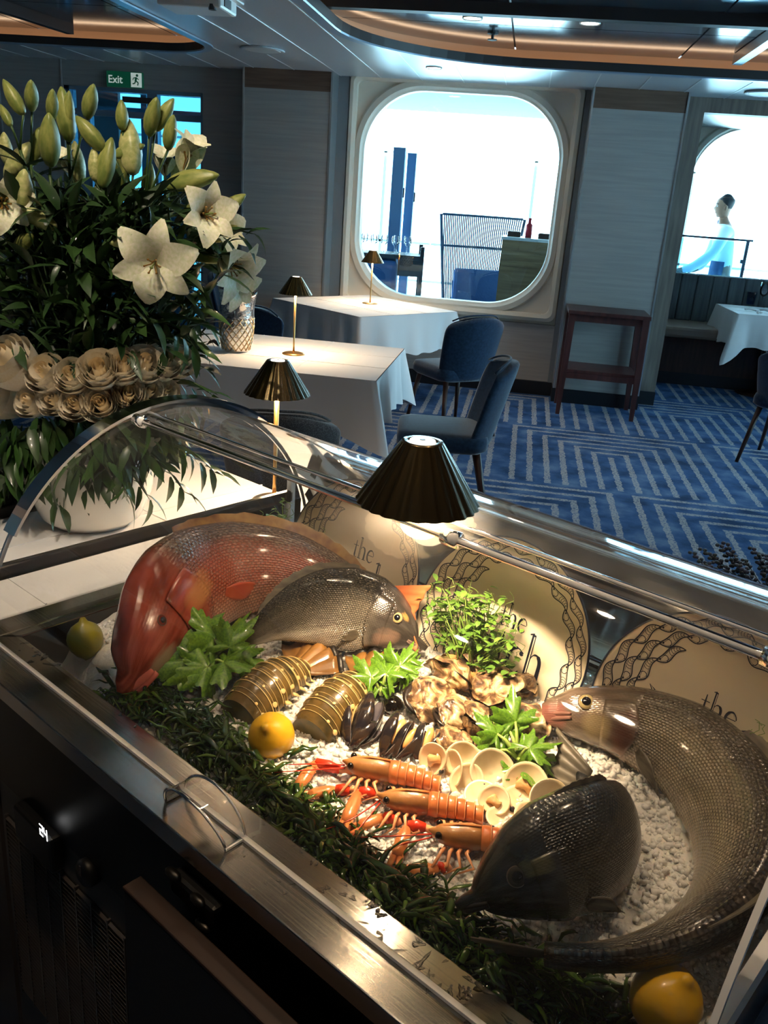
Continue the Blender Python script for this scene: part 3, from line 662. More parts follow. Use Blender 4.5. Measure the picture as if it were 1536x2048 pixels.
# glass balustrade and man beyond the right window
yg = 10.4; ga, gb = AY(1358, 467, yg), AY(1507, 479, yg); gl = empty('glass_balustrade', (ga[0]-.6, yg, -.02), 0, 'glass screen with thin dark top rail outside the right window', 'screen')
gw = gb[0]-ga[0]+.6
MB().box(0, gw, -.012, .012, ga[2]-.01, ga[2]+.012).build('top_rail', M['dark_metal'], gl); MB().box(.01, gw-.06, -.004, .004, .1, ga[2]-.02).build('pane', M['glass_win'], gl)
for x in (0, gw-.05): MB().box(x-.015, x+.015, -.015, .015, 0, ga[2]).build('post', M['dark_metal'], gl)
MB().box(gw-.09, gw-.05, -.02, .02, ga[2]-.24, ga[2]-.2).build('clip', M['dark_metal'], gl)
# ================================================================ DISPLAY CASE
def steel_mat():
    m, nt, b = newmat('brushed_steel'); N = nt.nodes.new; L = nt.links.new
    b.inputs['Base Color'].default_value = srgb(176, 172, 166); b.inputs['Metallic'].default_value = 1
    tc = N('ShaderNodeTexCoord'); mp = N('ShaderNodeMapping'); mp.inputs['Scale'].default_value = (260, 5, 5); L(tc.outputs['Object'], mp.inputs[0])
    n = N('ShaderNodeTexNoise'); n.inputs['Scale'].default_value = 1.0; n.inputs['Detail'].default_value = 5; L(mp.outputs[0], n.inputs['Vector'])
    n2 = N('ShaderNodeTexNoise'); n2.inputs['Scale'].default_value = 9; n2.inputs['Detail'].default_value = 6; L(tc.outputs['Object'], n2.inputs['Vector'])
    r = math_n(nt, 'MULTIPLY_ADD', n2.outputs['Fac'], .2, .1); L(r, b.inputs['Roughness'])
    bp = N('ShaderNodeBump'); bp.inputs['Strength'].default_value = .22; bp.inputs['Distance'].default_value = .001; L(n.outputs['Fac'], bp.inputs['Height']); L(bp.outputs[0], b.inputs['Normal'])
    return m
M['steel'] = steel_mat()
M['steel_dark'] = pm('dark_steel', srgb(70, 68, 66), .35, .9)
M['black'] = pm('black_lacquer', srgb(9, 10, 13), .35, spec=.3); M['black_matte'] = pm('black_plastic', srgb(14, 14, 16), .45)
M['grey_panel'] = pm('dark_grey_panel', srgb(78, 72, 70), .5); M['digit'] = pm('digit_glow', (1, 1, 1, 1), .5, emit=(1, 1, 1, 1), estr=1.2)
M['acrylic'] = clear_mat('clear_acrylic', (.985, .985, .98, 1), .9, .03, 1.49, .018, (.9, .9, .92, 1))
M['acrylic_edge'] = clear_mat('acrylic_edge', (.95, .96, .97, 1), 1, .12, 1.7, 1.3, (.97, .98, 1, 1))  # white haze in the colour mimics light piped out at the edges
M['acrylic_smoke'] = clear_mat('smoked_acrylic', (.16, .15, .15, 1), .8, .15, 1.5, .04)
ZR = .87
BI0, BI1, BO0, BO1 = .603, 1.205, .508, 1.30
AI0, AI1, AO0, AO1 = .15, 1.312, .085, 1.39
case = empty('seafood_display_case', (0, 0, 0), CASE_ROT, 'black chilled seafood display case with a steel rim and ice well', 'display case')
for nm, poly in (('front', [(BO0, AO0), (BI0, AI0), (BI0, AI1), (BO0, AO1)]), ('left', [(BO0, AO1), (BI0, AI1), (BI1, AI1), (BO1, AO1)]), ('rear', [(BO1, AO1), (BI1, AI1), (BI1, AI0), (BO1, AO0)]), ('right', [(BO1, AO0), (BI1, AI0), (BI0, AI0), (BO0, AO0)])):
    cx, cy = sum(p[0] for p in poly)/4, sum(p[1] for p in poly)/4
    poly = [(lerp(p[0], cx, .002), lerp(p[1], cy, .0012)) for p in poly][::-1]
    MB().prism(poly, ZR-.03, ZR).build('steel_rim', M['steel'], case, bevel=.002)
mb = MB(); mb.box(BI0-.002, BI0, AI0, AI1, .74, ZR-.002).box(BI1, BI1+.002, AI0, AI1, .74, ZR-.002).box(BI0, BI1, AI0-.002, AI0, .74, ZR-.002).box(BI0, BI1, AI1, AI1+.002, .74, ZR-.002).box(BI0, BI1, AI0, AI1, .735, .74)
mb.build('well', M['steel_dark'], case)
MB().box(BO0+.006, BO0+.03, AO0, AO1, .665, ZR-.03).build('front_panel', M['black'], case)
MB().box(BO0+.012, BO0+.03, AO0, 1.255, .0, .663).build('lower_panel', M['grey_panel'], case); MB().box(BO0+.008, BO0+.03, 1.262, AO1, 0, .663).build('corner_post', M['grey_panel'], case)
MB().box(BO0+.03, BO1-.01, AO0+.004, AO1-.004, 0, .732).build('carcass', M['black_matte'], case)
vt = MB().box(BO0+.0108, BO0+.0125, .872, 1.232, .2, .594).build('vent_recess', M['black_matte'], case)
for i in range(44): z = .588-i*.0088; MB().obox((BO0+.009, 1.052, z), (.0025, 0, .001), (0, .18, 0), (-.0008, 0, .0022)).build('slat', M['grey_panel'], vt)
for i in range(9): y = .872+i*.045; MB().box(BO0+.0055, BO0+.012, y-.0018, y+.0018, .2, .596).build('mullion', M['grey_panel'], vt)
dsp = MB().box(BO0-.012, BO0+.01, 1.04, 1.16, .605, .672).build('control_box', M['black_matte'], case, bevel=.006)
pd = KI(PB(83, 1662, BO0-.013)); mb = MB()
SEG = {'2': 'abged', '4': 'fgbc'}
for k, ch in enumerate('24'):
    y0 = pd[0]+.006-k*.013; z0 = pd[2]-.009; w, h = .008, .018
    for s in SEG[ch]:
        (ya_, za_, yb_, zb_) = {'a': (0, h, w, h), 'b': (w, h/2, w, h), 'c': (w, 0, w, h/2), 'd': (0, 0, w, 0), 'e': (0, 0, 0, h/2), 'f': (0, h/2, 0, h), 'g': (0, h/2, w, h/2)}[s]
        mb.box(BO0-.0128, BO0-.0122, y0-max(ya_, yb_)-.001, y0-min(ya_, yb_)+.001, z0+min(za_, zb_)-.001, z0+max(za_, zb_)+.001)
mb.build('temperature_digits', M['digit'], dsp)
kp = KI(PB(165, 1750, BO0-.006)); kn = MB().lathe([(.021, 0), (.022, .014), (.017, .02)], 20).xf(frame((0, 1, 0), (0, 0, 1), (-1, 0, 0), (BO0+.012, kp[0], kp[2]))).build('knob', M['black_matte'], case, True)
MB().box(BO0-.01, BO0-.0085, kp[0]-.002, kp[0]+.002, kp[2], kp[2]+.018).build('pointer', M['grey_panel'], kn)
lp = KI(PB(392, 1782, BO0)); mb = MB()
lt = MB().box(BO0-.012, BO0+.006, lp[0]-.05, lp[0]+.04, lp[2]-.02, lp[2]+.012).build('latch', M['black_matte'], case, bevel=.006)
for dy, dz in ((.03, .014), (-.02, .008), (-.03, -.024)): MB().ell((BO0-.012, lp[0]+dy, lp[2]+dz), .007, .014, .006).build('clip', M['steel_dark'], lt, True)
# board standing against the front
p1, p2 = KI(PB(262, 1762, .468)), KI(PB(600, 2060, .455))
brd = empty('wooden_board', K(p1[0], .468, 0), CASE_ROT, 'dark brown wooden board standing upright against the case front', 'board')
M['board_wood'] = pm('worn_board_wood', srgb(50, 35, 30), .5, col2=srgb(22, 17, 16), scale=14, stretch=(3, .25, 3), lo=.4, hi=.7); M['board_face'] = pm('board_dark_face', srgb(24, 22, 24), .5)
MB().box(-.012, .014, -.62, 0, 0, p1[2]-.004).build('panel', M['board_face'], brd, bevel=.003); MB().box(-.0125, .0145, -.621, .0005, p1[2]-.006, p1[2]).build('top_edge', M['board_wood'], brd, bevel=.002)
# water on the rim
rnd = random.Random(2); mb = MB()
for (px, py, r, n) in ((700, 1795, .014, 5), (735, 1835, .009, 10), (760, 1815, .012, 6), (830, 1890, .014, 6), (860, 1945, .016, 6), (930, 1985, .02, 6), (890, 1990, .012, 5), (980, 2035, .014, 4), (660, 1760, .012, 4), (620, 1680, .006, 4), (545, 1770, .008, 4), (350, 1600, .006, 4), (330, 1440, .008, 3), (100, 1320, .02, 4), (70, 1300, .01, 3), (60, 1285, .004, 2), (500, 1680, .006, 5)):
    for i in range(n):
        a_, b__, _ = KI(AZ(px+rnd.gauss(0, 26), py+rnd.gauss(0, 22), ZR)); b__ = min(max(b__, BO0+.006), BI0-.006)
        rr = r*rnd.uniform(.1, .45); st = rnd.uniform(.6, 2.4); an = rnd.uniform(0, PI); ring = []
        for lev, zz in ((1, 0), (.85, .35), (.5, .8), (.1, 1)):
            ring.append([(b__+math.cos(an)*x-math.sin(an)*y, a_+math.sin(an)*x+math.cos(an)*y, ZR+.0002+zz*min(rr*.35, .0016)) for x, y in [((1+.35*math.sin(3*t+i)+.2*math.sin(5*t+2*i))*rr*lev*st*math.cos(t), (1+.35*math.sin(3*t+i)+.2*math.sin(5*t+2*i))*rr*lev*math.sin(t)/st) for t in [2*PI*k/16 for k in range(16)]]])
        mb.rings(ring, True, False, True)
M['water'] = pm('water', (1, 1, 1, 1), .02, trans=1, ior=1.33)
mb.build('water_drops', M['water'], None, True, rot=(0, 0, CASE_ROT), label='scattered water drops and small puddles on the steel rim', cat='water', kind='stuff')
# ---------------------------------------------------------------- acrylic cover
DC, DZ_, DR = .925, .868, .365
A_L, A_N = 1.335, .118
cov = empty('acrylic_cover', (0, 0, 0), CASE_ROT, 'clear acrylic roll-top cover arching over the seafood', 'cover')
def arc(t0, t1, n, R=DR): return [(DC+R*math.cos(lerp(t0, t1, i/n)), DZ_+R*math.sin(lerp(t0, t1, i/n))) for i in range(n+1)]
tA = PI-math.acos((DC-.83)/DR)
def shell(t0, t1, R, a0, a1, name, m, n=28):
    P = []
    for i in range(9): y = lerp(a0, a1, i/8); P.append([(b, y, z) for b, z in arc(t0, t1, n, R)])
    return MB().grid(P).build(name, M[m], cov, True)
lid = shell(PI-.012, tA, DR, A_N, A_L, 'front_lid', 'acrylic')
M['acrylic_hood'] = clear_mat('hood_painted_veil', (.93, .94, .95, 1), 1, .05, 1.6, .09, (.88, .92, .97, 1))  # blue-white haze paints a veil of reflected light onto the clear hood
hood = shell(tA, 0.02, DR-.006, A_N, A_L, 'rear_hood', 'acrylic_hood')
def arc_strip(t0, t1, R0, R1, a0, a1, name, m, par, n=40):
    rs = []
    for i in range(n+1):
        t = lerp(t0, t1, i/n); c, s = math.cos(t), math.sin(t)
        rs.append([(DC+R0*c, a0, DZ_+R0*s), (DC+R1*c, a0, DZ_+R1*s), (DC+R1*c, a1, DZ_+R1*s), (DC+R0*c, a1, DZ_+R0*s)])
    return MB().rings(rs).build(name, M[m], par)
arc_strip(PI-.012, tA, DR-.005, DR+.002, A_L-.005, A_L, 'lid_edge', 'acrylic_edge', lid)
arc_strip(PI-.012, tA, DR-.005, DR+.002, A_N, A_N+.006, 'lid_edge', 'acrylic_edge', lid)
arc_strip(tA, .02, DR-.010, DR-.004, A_L-.005, A_L, 'hood_edge', 'acrylic_edge', hood)
arc_strip(math.radians(150), math.radians(55), DR+.004, DR+.009, A_L-.03, A_L+.006, 'arch_flange', 'acrylic_edge', cov)
arc_strip(math.radians(150), math.radians(55), DR-.014, DR+.004, A_L+.001, A_L+.006, 'arch_flange_lip', 'acrylic_edge', cov)
MB().box(DC-DR-.003, DC-DR+.004, A_N, A_L, ZR+.0005, ZR+.005).build('front_edge', M['acrylic_edge'], lid)
for db, r in ((0, .0055), (.03, .003)):
    b = .83+db; z = DZ_+math.sqrt(DR*DR-(DC-b)**2); MB().tube([(b, A_N, z), (b, A_L-.03, z)], r, 10).build('hinge_rod', M['acrylic_edge'], cov, True)
z = DZ_+math.sqrt(DR*DR-(DC-.83)**2)
for ya_ in (1.285, .6, .2): MB().tube([(.83, ya_-.012, z), (.83, ya_+.012, z)], .011, 12).build('hinge_clip', M['acrylic_edge'], cov, True)
for a_, nm in ((A_L-.004, 'far'), (A_N+.004, 'near')):
    pn = [(DC-DR+.012, ZR+.002), (DC+DR-.02, ZR+.002)]
    ep = MB().box(DC-DR+.012, DC+DR-.03, a_-.002, a_+.002, ZR+.002, .975).build('end_panel', M['acrylic'], cov)
    if nm == 'far':
        MB().box(DC-DR+.0, DC+DR-.055, a_-.004, a_+.012, .972, .998).build('end_rail', M['acrylic_smoke'], cov, bevel=.003)
        MB().box(DC+DR-.062, DC+DR-.05, a_-.004, a_+.01, ZR+.002, 1.03).build('end_post', M['acrylic_edge'], cov)
        q = KI(PA(517, 1040, a_)); MB().box(q[1]-.012, q[1]+.012, a_+.003, a_+.012, ZR+.002, .972).build('rail_bracket', M['acrylic_smoke'], cov)
    else: MB().box(DC-DR+.0, DC+DR-.055, a_-.006, a_+.006, .972, .998).build('end_rail', M['acrylic_edge'], cov)
MB().tube([(DC+DR-.01, A_N, ZR+.006), (DC+DR-.01, A_L, ZR+.006)], .006, 8).build('rear_edge', M['acrylic_edge'], hood)
# handle loop
h0, h1 = .79, .668; mb = MB(); hc, hr = (h0+h1)/2, (h0-h1)/2; P = []
for bb in (.533, .562): P.append([(bb-(.012*math.sin(PI*i/24) if bb < .55 else 0), hc+hr*math.cos(PI*i/24), ZR+.002+.046*math.sin(PI*i/24)) for i in range(25)])
hd = MB().grid([P[0], P[1]]).build('handle', M['acrylic'], cov, True)
for q in P: MB().tube(q, .0022, 6).build('handle_edge', M['acrylic_edge'], hd, True)
for a_ in (h0, h1): MB().box(.532, .563, a_-.002, a_+.002, ZR+.0008, ZR+.004).build('handle_foot', M['acrylic_edge'], hd)
# lamp resting on the cover
la, lb, _ = KI(AZ(835, 1000, 1.243)); zdome = DZ_+math.sqrt(DR*DR-(DC-lb)**2)
lm = empty('cover_lamp', K(la, lb, zdome+.004), 0, 'large dark bronze fluted lamp shade glowing on top of the clear cover', 'lamp', 'fluted table lamps')
MB().lathe([(.011, 0), (.011, .003), (.005, .005), (.005, .06)], 24).build('base', M['brass'], lm, True)
lamp_shade(lm, 1.241-zdome-.004, 'bronze', 14, .985)
# ---------------------------------------------------------------- white side counter with lamp and vase
ZT = .84
ct = empty('side_counter', (0, 0, 0), CASE_ROT, 'side counter under a white cloth beside the case', 'counter')
MB().box(.3, 1.50, 1.46, 2.45, 0, ZT-.012).build('body', M['wood_dark'], ct)
cc = empty('counter_cloth', (0, 0, 0), CASE_ROT, 'smooth white cloth over the side counter under the flowers', 'tablecloth', 'white tablecloths')
MB().box(.29, 1.51, 1.45, 2.46, ZT-.011, ZT).build('cloth_top', M['linen'], cc, bevel=.004); MB().box(1.502, 1.51, 1.45, 2.46, .3, ZT-.006).build('cloth_drop', M['linen'], cc); MB().box(.29, 1.51, 1.45, 1.457, .3, ZT-.006).build('cloth_drop', M['linen'], cc)
mb = MB()
for y in (1.75, 2.1): mb.box(.29, 1.51, y-.002, y+.002, ZT, ZT+.002)
for x in (.72, 1.15): mb.box(x-.002, x+.002, 1.45, 2.46, ZT, ZT+.002)
mb.build('pressed_fold', M['linen'], cc)
p = AZ(548, 1003, ZT+.001); h3 = HZ(548, 788, p[0], p[1])-ZT
table_lamp((p[0], p[1], ZT+.001), h3, 'brass stemmed lamp with dark fluted shade on the white side counter', 'bronze', 6, 1.0)
p = AZ(20, 1010, ZT+.001); q = AZ(-40, 930, ZT)
e = empty('black_rack', (p[0]-.06, p[1]+.02, ZT+.001), CASE_ROT, 'low black ridged rack at the left edge beside the flowers', 'rack')
MB().box(-.16, .09, -.14, .2, 0, .03).build('base', M['black_matte'], e, bevel=.004)
for i in range(6): MB().box(-.15+i*.04, -.13+i*.04, -.13, .19, .03, .05).build('rib', M['black'], e)
# ---------------------------------------------------------------- plates
M['porcelain'] = pm('ivory_porcelain', srgb(240, 226, 200), .12, spec=.6, coat=.4); M['ink'] = pm('navy_print', srgb(26, 32, 50), .35); M['rim_blue'] = pm('dark_rim_line', srgb(40, 48, 66), .3)
PR = .162
def zs(r): return .014*(r/PR)**4
def ribbon(mb, pts, w):
    n = len(pts); ws = w if hasattr(w, '__len__') else [w]*n; b = len(mb.v)
    for i in range(n):
        d = np.array(pts[min(i+1, n-1)])-np.array(pts[max(i-1, 0)]); d = d/(np.linalg.norm(d)+1e-9); nx = np.array([-d[1], d[0]])*ws[i]/2
        for s in (1, -1): q = np.array(pts[i])+s*nx; mb.v.append((q[0], q[1], zs(math.hypot(q[0], q[1]))+.0007))
    for i in range(n-1): mb.f.append((b+2*i, b+2*i+1, b+2*i+3, b+2*i+2))
def arcp(cx, cy, rx, ry, a0, a1, n=16): return [(cx+rx*math.cos(math.radians(lerp(a0, a1, i/n))), cy+ry*math.sin(math.radians(lerp(a0, a1, i/n)))) for i in range(n+1)]
def glyph(ch):                         # strokes (points, widths) with x-height 1
    if ch == 'h': return .95, [([(.18, 0), (.18, 1.75)], .17), ([(0, 1.70), (.18, 1.78)], .06), ([(0, .02), (.38, .02)], .05), ([(.2, .7)]+arcp(.46, .62, .24, .4, 150, 0, 10)+[(.7, .02)], [.04]*4+[.08]*3+[.16]*5+[.17]), ([(.52, .02), (.9, .02)], .05)]
    if ch == 'e': return .82, [([(.14, .56), (.72, .56)], .05)], [(arcp(.42, .5, .33, .5, 12, 320, 22), [.06]*5+[.12]*3+[.16]*8+[.1]*4+[.05]*3)]
    if ch == 't': return .62, [([(.28, 1.4), (.28, .25)]+arcp(.42, .2, .14, .2, 190, 320, 6), [.06, .16, .15, .13, .1, .08, .06, .05, .05]), ([(.02, .98), (.56, .98)], .05)]
    if ch == 'c': return .78, [(arcp(.42, .5, .34, .5, 50, 315, 22), [.05]*4+[.12]*4+[.16]*8+[.1]*4+[.05]*3), (arcp(.62, .84, .05, .05, 0, 360, 10), .1)]
    if ch == 'a': return .85, [([(.12, .82)]+arcp(.38, .68, .24, .32, 140, 0, 10)+[(.62, .12), (.78, .02)], [.1, .08]+[.06]*5+[.15]*5+[.14, .05]), (arcp(.36, .28, .26, .28, 80, 370, 16), [.05]*5+[.13]*7+[.05]*5), (arcp(.14, .8, .04, .04, 0, 360, 8), .08)]
    if ch == '~': return .9, [([(.0, .35), (.12, .55), (.3, .6), (.5, .42), (.68, .28), (.82, .38), (.84, .55)], [.03, .06, .09, .1, .08, .05, .03])]
    return .5, []
def write(mb, s, x, y, k, inl=None):
    for ch in s:
        g = glyph(ch); adv = g[0]; st = [q for part in g[1:] for q in part]
        for pts, w in st:
            ribbon(mb, [(x+p[0]*k, y+p[1]*k) for p in pts], [q*k for q in w] if hasattr(w, '__len__') else w*k)
            if inl is not None and ch == 'h' and len(pts) == 2 and pts[0][1] != pts[1][1] and w == .17:
                n0 = len(inl.v); ribbon(inl, [(x+p[0]*k+.03*k, y+(p[1]*.92+.06)*k) for p in pts], .045*k)
                for i in range(n0, len(inl.v)): v = inl.v[i]; inl.v[i] = (v[0], v[1], v[2]+.0004)
        x += adv*k
    return x
def plate_meshes():
    pl = MB().lathe([(.0001, .0), (.06, zs(.06)), (.1, zs(.1)), (.125, zs(.125)), (.15, zs(.15)), (PR-.001, zs(PR)), (PR, zs(PR)-.001), (PR-.003, zs(PR)-.004), (.1, -.004), (.06, -.006), (.0001, -.006)], 96, cap0=False, cap1=False).mesh('plate_body', M['porcelain'], True)
    rim = MB().lathe([(PR-.0025, zs(PR)+.0003), (PR+.0003, zs(PR)+.0003), (PR+.0003, zs(PR)-.0015)], 96, cap0=False, cap1=False).mesh('rim_line', M['rim_blue'], True)
    mb = MB()
    def pol(r, t): return (r*math.cos(t), r*math.sin(t))
    for row, (rc, N, off, hw) in enumerate(((.127, 19, 0, .0078), (.1468, 21, .5, .0078), (.1085, 16, .25, .0075))):
        for i in range(N):
            t0 = 2*PI*(i+off)/N; dt = 2*PI/N*1.1
            if row == 2 and not (2.1 < (t0+.2) % (2*PI) < 4.2): continue
            f = lambda u: hw*(math.sin(PI*u)**.75*(.6+.5*u)+.0)
            c = lambda u: rc+.0035*math.sin(2*PI*u)
            for side in (1, -1):
                ribbon(mb, [pol(c(u)+side*f(u), t0+dt*u) for u in [k/14 for k in range(15)]], .0017)
                ribbon(mb, [pol(c(u)+side*(f(u)-.0022), t0+dt*u) for u in [.15+k/14*.75 for k in range(15)]], .0005)
            ribbon(mb, [pol(c(.72)+hw*.62*math.sin(v), t0+dt*(.72-.1*math.cos(v))) for v in [-1.5+3*k/8 for k in range(9)]], .0011)
            for q in (.14, .22, .30, .38, .46):
                h = f(q)*.66; ribbon(mb, [pol(c(q)+h*math.sin(v), t0+dt*(q+.05*math.cos(v))) for v in [-1.4+2.8*k/6 for k in range(7)]], .0008)
            e = pol(c(.86)+.0016, t0+dt*.87); ribbon(mb, arcp(e[0], e[1], .0008, .0008, 0, 360, 8), .0017)
    k = .0225; inl = MB()
    write(mb, 'the', -.012, .018, k, inl)
    x = write(mb, 'atch', -.0415, -.048, k*1.82, inl)
    # capital C drawn as a curled fish
    cx, cy, R = -.069, -.012, .03
    ribbon(mb, arcp(cx, cy, R, R*1.1, 60, 300, 30), [.002+.006*math.sin(PI*i/30) for i in range(31)])
    ribbon(mb, arcp(cx, cy, R-.012, R*1.1-.012, 70, 280, 24), .0016)
    ribbon(mb, arcp(cx+.016, cy+.024, .014, .006, -20, 340, 16), .0022); ribbon(mb, [(cx-.006, cy+.036), (cx-.016, cy+.042), (cx-.008, cy+.031)], .002)
    ribbon(mb, arcp(cx+.022, cy+.025, .0008, .0008, 0, 360, 8), .0016)
    write(mb, '~', .052, -.088, .021); write(mb, '~', -.075, -.088, .021)
    return pl, rim, mb.mesh('print', M['ink']), inl.mesh('print_inline', M['porcelain'])  # last mesh: pale inline printed inside the thick letter stems
PLM = plate_meshes()
tilt = math.radians(15)
for i, (a_, b_, z, dr, lab) in enumerate(((1.011, 1.10, .965, .0, 'left printed plate behind the red fish, half covered by it'), (.672, 1.092, .962, 0, 'middle printed plate with pea shoots in front of its lettering'), (.335, 1.092, .955, -.02, 'right printed plate behind the curved sea bass'))):
    up = unit(DB*math.sin(tilt)+_z*math.cos(tilt)); n_ = unit(-DB*math.cos(tilt)+_z*math.sin(tilt)); xr = np.cross(up, n_)
    e = empty('plate', (0, 0, 0), 0, 'round ivory fish-bordered '+lab, 'plate', 'printed plates standing in the ice')
    Mx = frame(xr*math.cos(dr)+up*math.sin(dr), up*math.cos(dr)-xr*math.sin(dr), n_, K(a_, b_, z)); e.matrix_world = Matrix(Mx.tolist())
    for nm, me in zip(('plate_body', 'rim_line', 'border_and_lettering', 'letter_inline'), PLM): put(nm, me, e)
    text_mesh('by Rudi', .021, M['ink'], e, (-.043, -.084, zs(.09)+.0006), (0, 0, 0), 'small_lettering', .0001)
# ================================================================ ICE AND FISH
def sstep(e0, e1, x): t = min(1, max(0, (x-e0)/(e1-e0))); return t*t*(3-2*t)
def ICEZ(a, b):
    z = .842+.055*sstep(.62, 1.12, b)+.006*mnoise.noise((a*9, b*9, 0))+.004*mnoise.noise((a*30, b*30, 3))
    z -= .075*sstep(.10, .0, math.hypot((a-1.30)*.55, b-.615)-.02)*1.0
    z -= .05*sstep(.22, .12, b-.55)*sstep(.36, .22, a)
    return z
def ON(x, y, off=0):                   # pixel -> point on the ice surface
    z = .87
    for _ in range(12):
        p = AZ(x, y, z); a, b, _z0 = KI(p); z = ICEZ(a, b)+off
    return AZ(x, y, z)
def ice_mat():
    m, nt, b = newmat('crushed_ice'); N = nt.nodes.new; L = nt.links.new
    b.inputs['Base Color'].default_value = (.93, .92, .9, 1); b.inputs['Roughness'].default_value = .08; b.inputs['IOR'].default_value = 1.31; b.inputs['Transmission Weight'].default_value = .2
    tc = N('ShaderNodeTexCoord'); n = N('ShaderNodeTexNoise'); n.inputs['Scale'].default_value = 120; n.inputs['Detail'].default_value = 3; L(tc.outputs['Object'], n.inputs[0])
    bp = N('ShaderNodeBump'); bp.inputs['Strength'].default_value = .5; bp.inputs['Distance'].default_value = .002; L(n.outputs['Fac'], bp.inputs['Height']); L(bp.outputs[0], b.inputs['Normal'])
    return m
M['ice'] = ice_mat(); M['ice_bed'] = pm('packed_ice', srgb(222, 220, 216), .3, bump=.8, bscale=90, bdist=.006, trans=.0, sss=.3)
G = 110; P = []
for i in range(G+1):
    b = lerp(BI0+.001, BI1-.001, i/G); P.append([(b, a, ICEZ(a, b)+.004*mnoise.noise((a*70, b*70, 9))) for a in [lerp(AI0+.001, AI1-.001, j/(2*G)) for j in range(2*G+1)]])
ice = MB().grid(P).build('crushed_ice', M['ice_bed'], None, True, rot=(0, 0, CASE_ROT), label='bed of crushed ice filling the steel well', cat='ice', kind='stuff')
rnd = random.Random(11); mb = MB()
CF_ = [(-1, -1, -1), (1, -1, -1), (1, 1, -1), (-1, 1, -1), (-1, -1, 1), (1, -1, 1), (1, 1, 1), (-1, 1, 1)]
for i in range(20000):
    a, b = rnd.uniform(AI0+.01, AI1-.02), rnd.uniform(BI0+.01, BI1-.01)
    if a > 1.12 and b < .72: continue
    s = rnd.choice((.0018, .0024, .003, .0038, .005)); q = [rnd.uniform(.6, 1.2) for _ in range(3)]; R = Matrix.Rotation(rnd.uniform(0, 6.3), 3, Vector((rnd.gauss(0, 1), rnd.gauss(0, 1), rnd.gauss(0, 1)+.01)).normalized())
    c = Vector((b, a, ICEZ(a, b)+rnd.uniform(-.3, .6)*s))
    vs = [c+R @ Vector([x*s*k*rnd.uniform(.55, 1) for x, k in zip(v, q)]) for v in CF_]
    mb.add(vs, [(0, 3, 2, 1), (4, 5, 6, 7), (0, 1, 5, 4), (1, 2, 6, 5), (2, 3, 7, 6), (3, 0, 4, 7)])
o = mb.build('ice_chips', M['ice'], ice, True); o['kind'] = 'stuff'
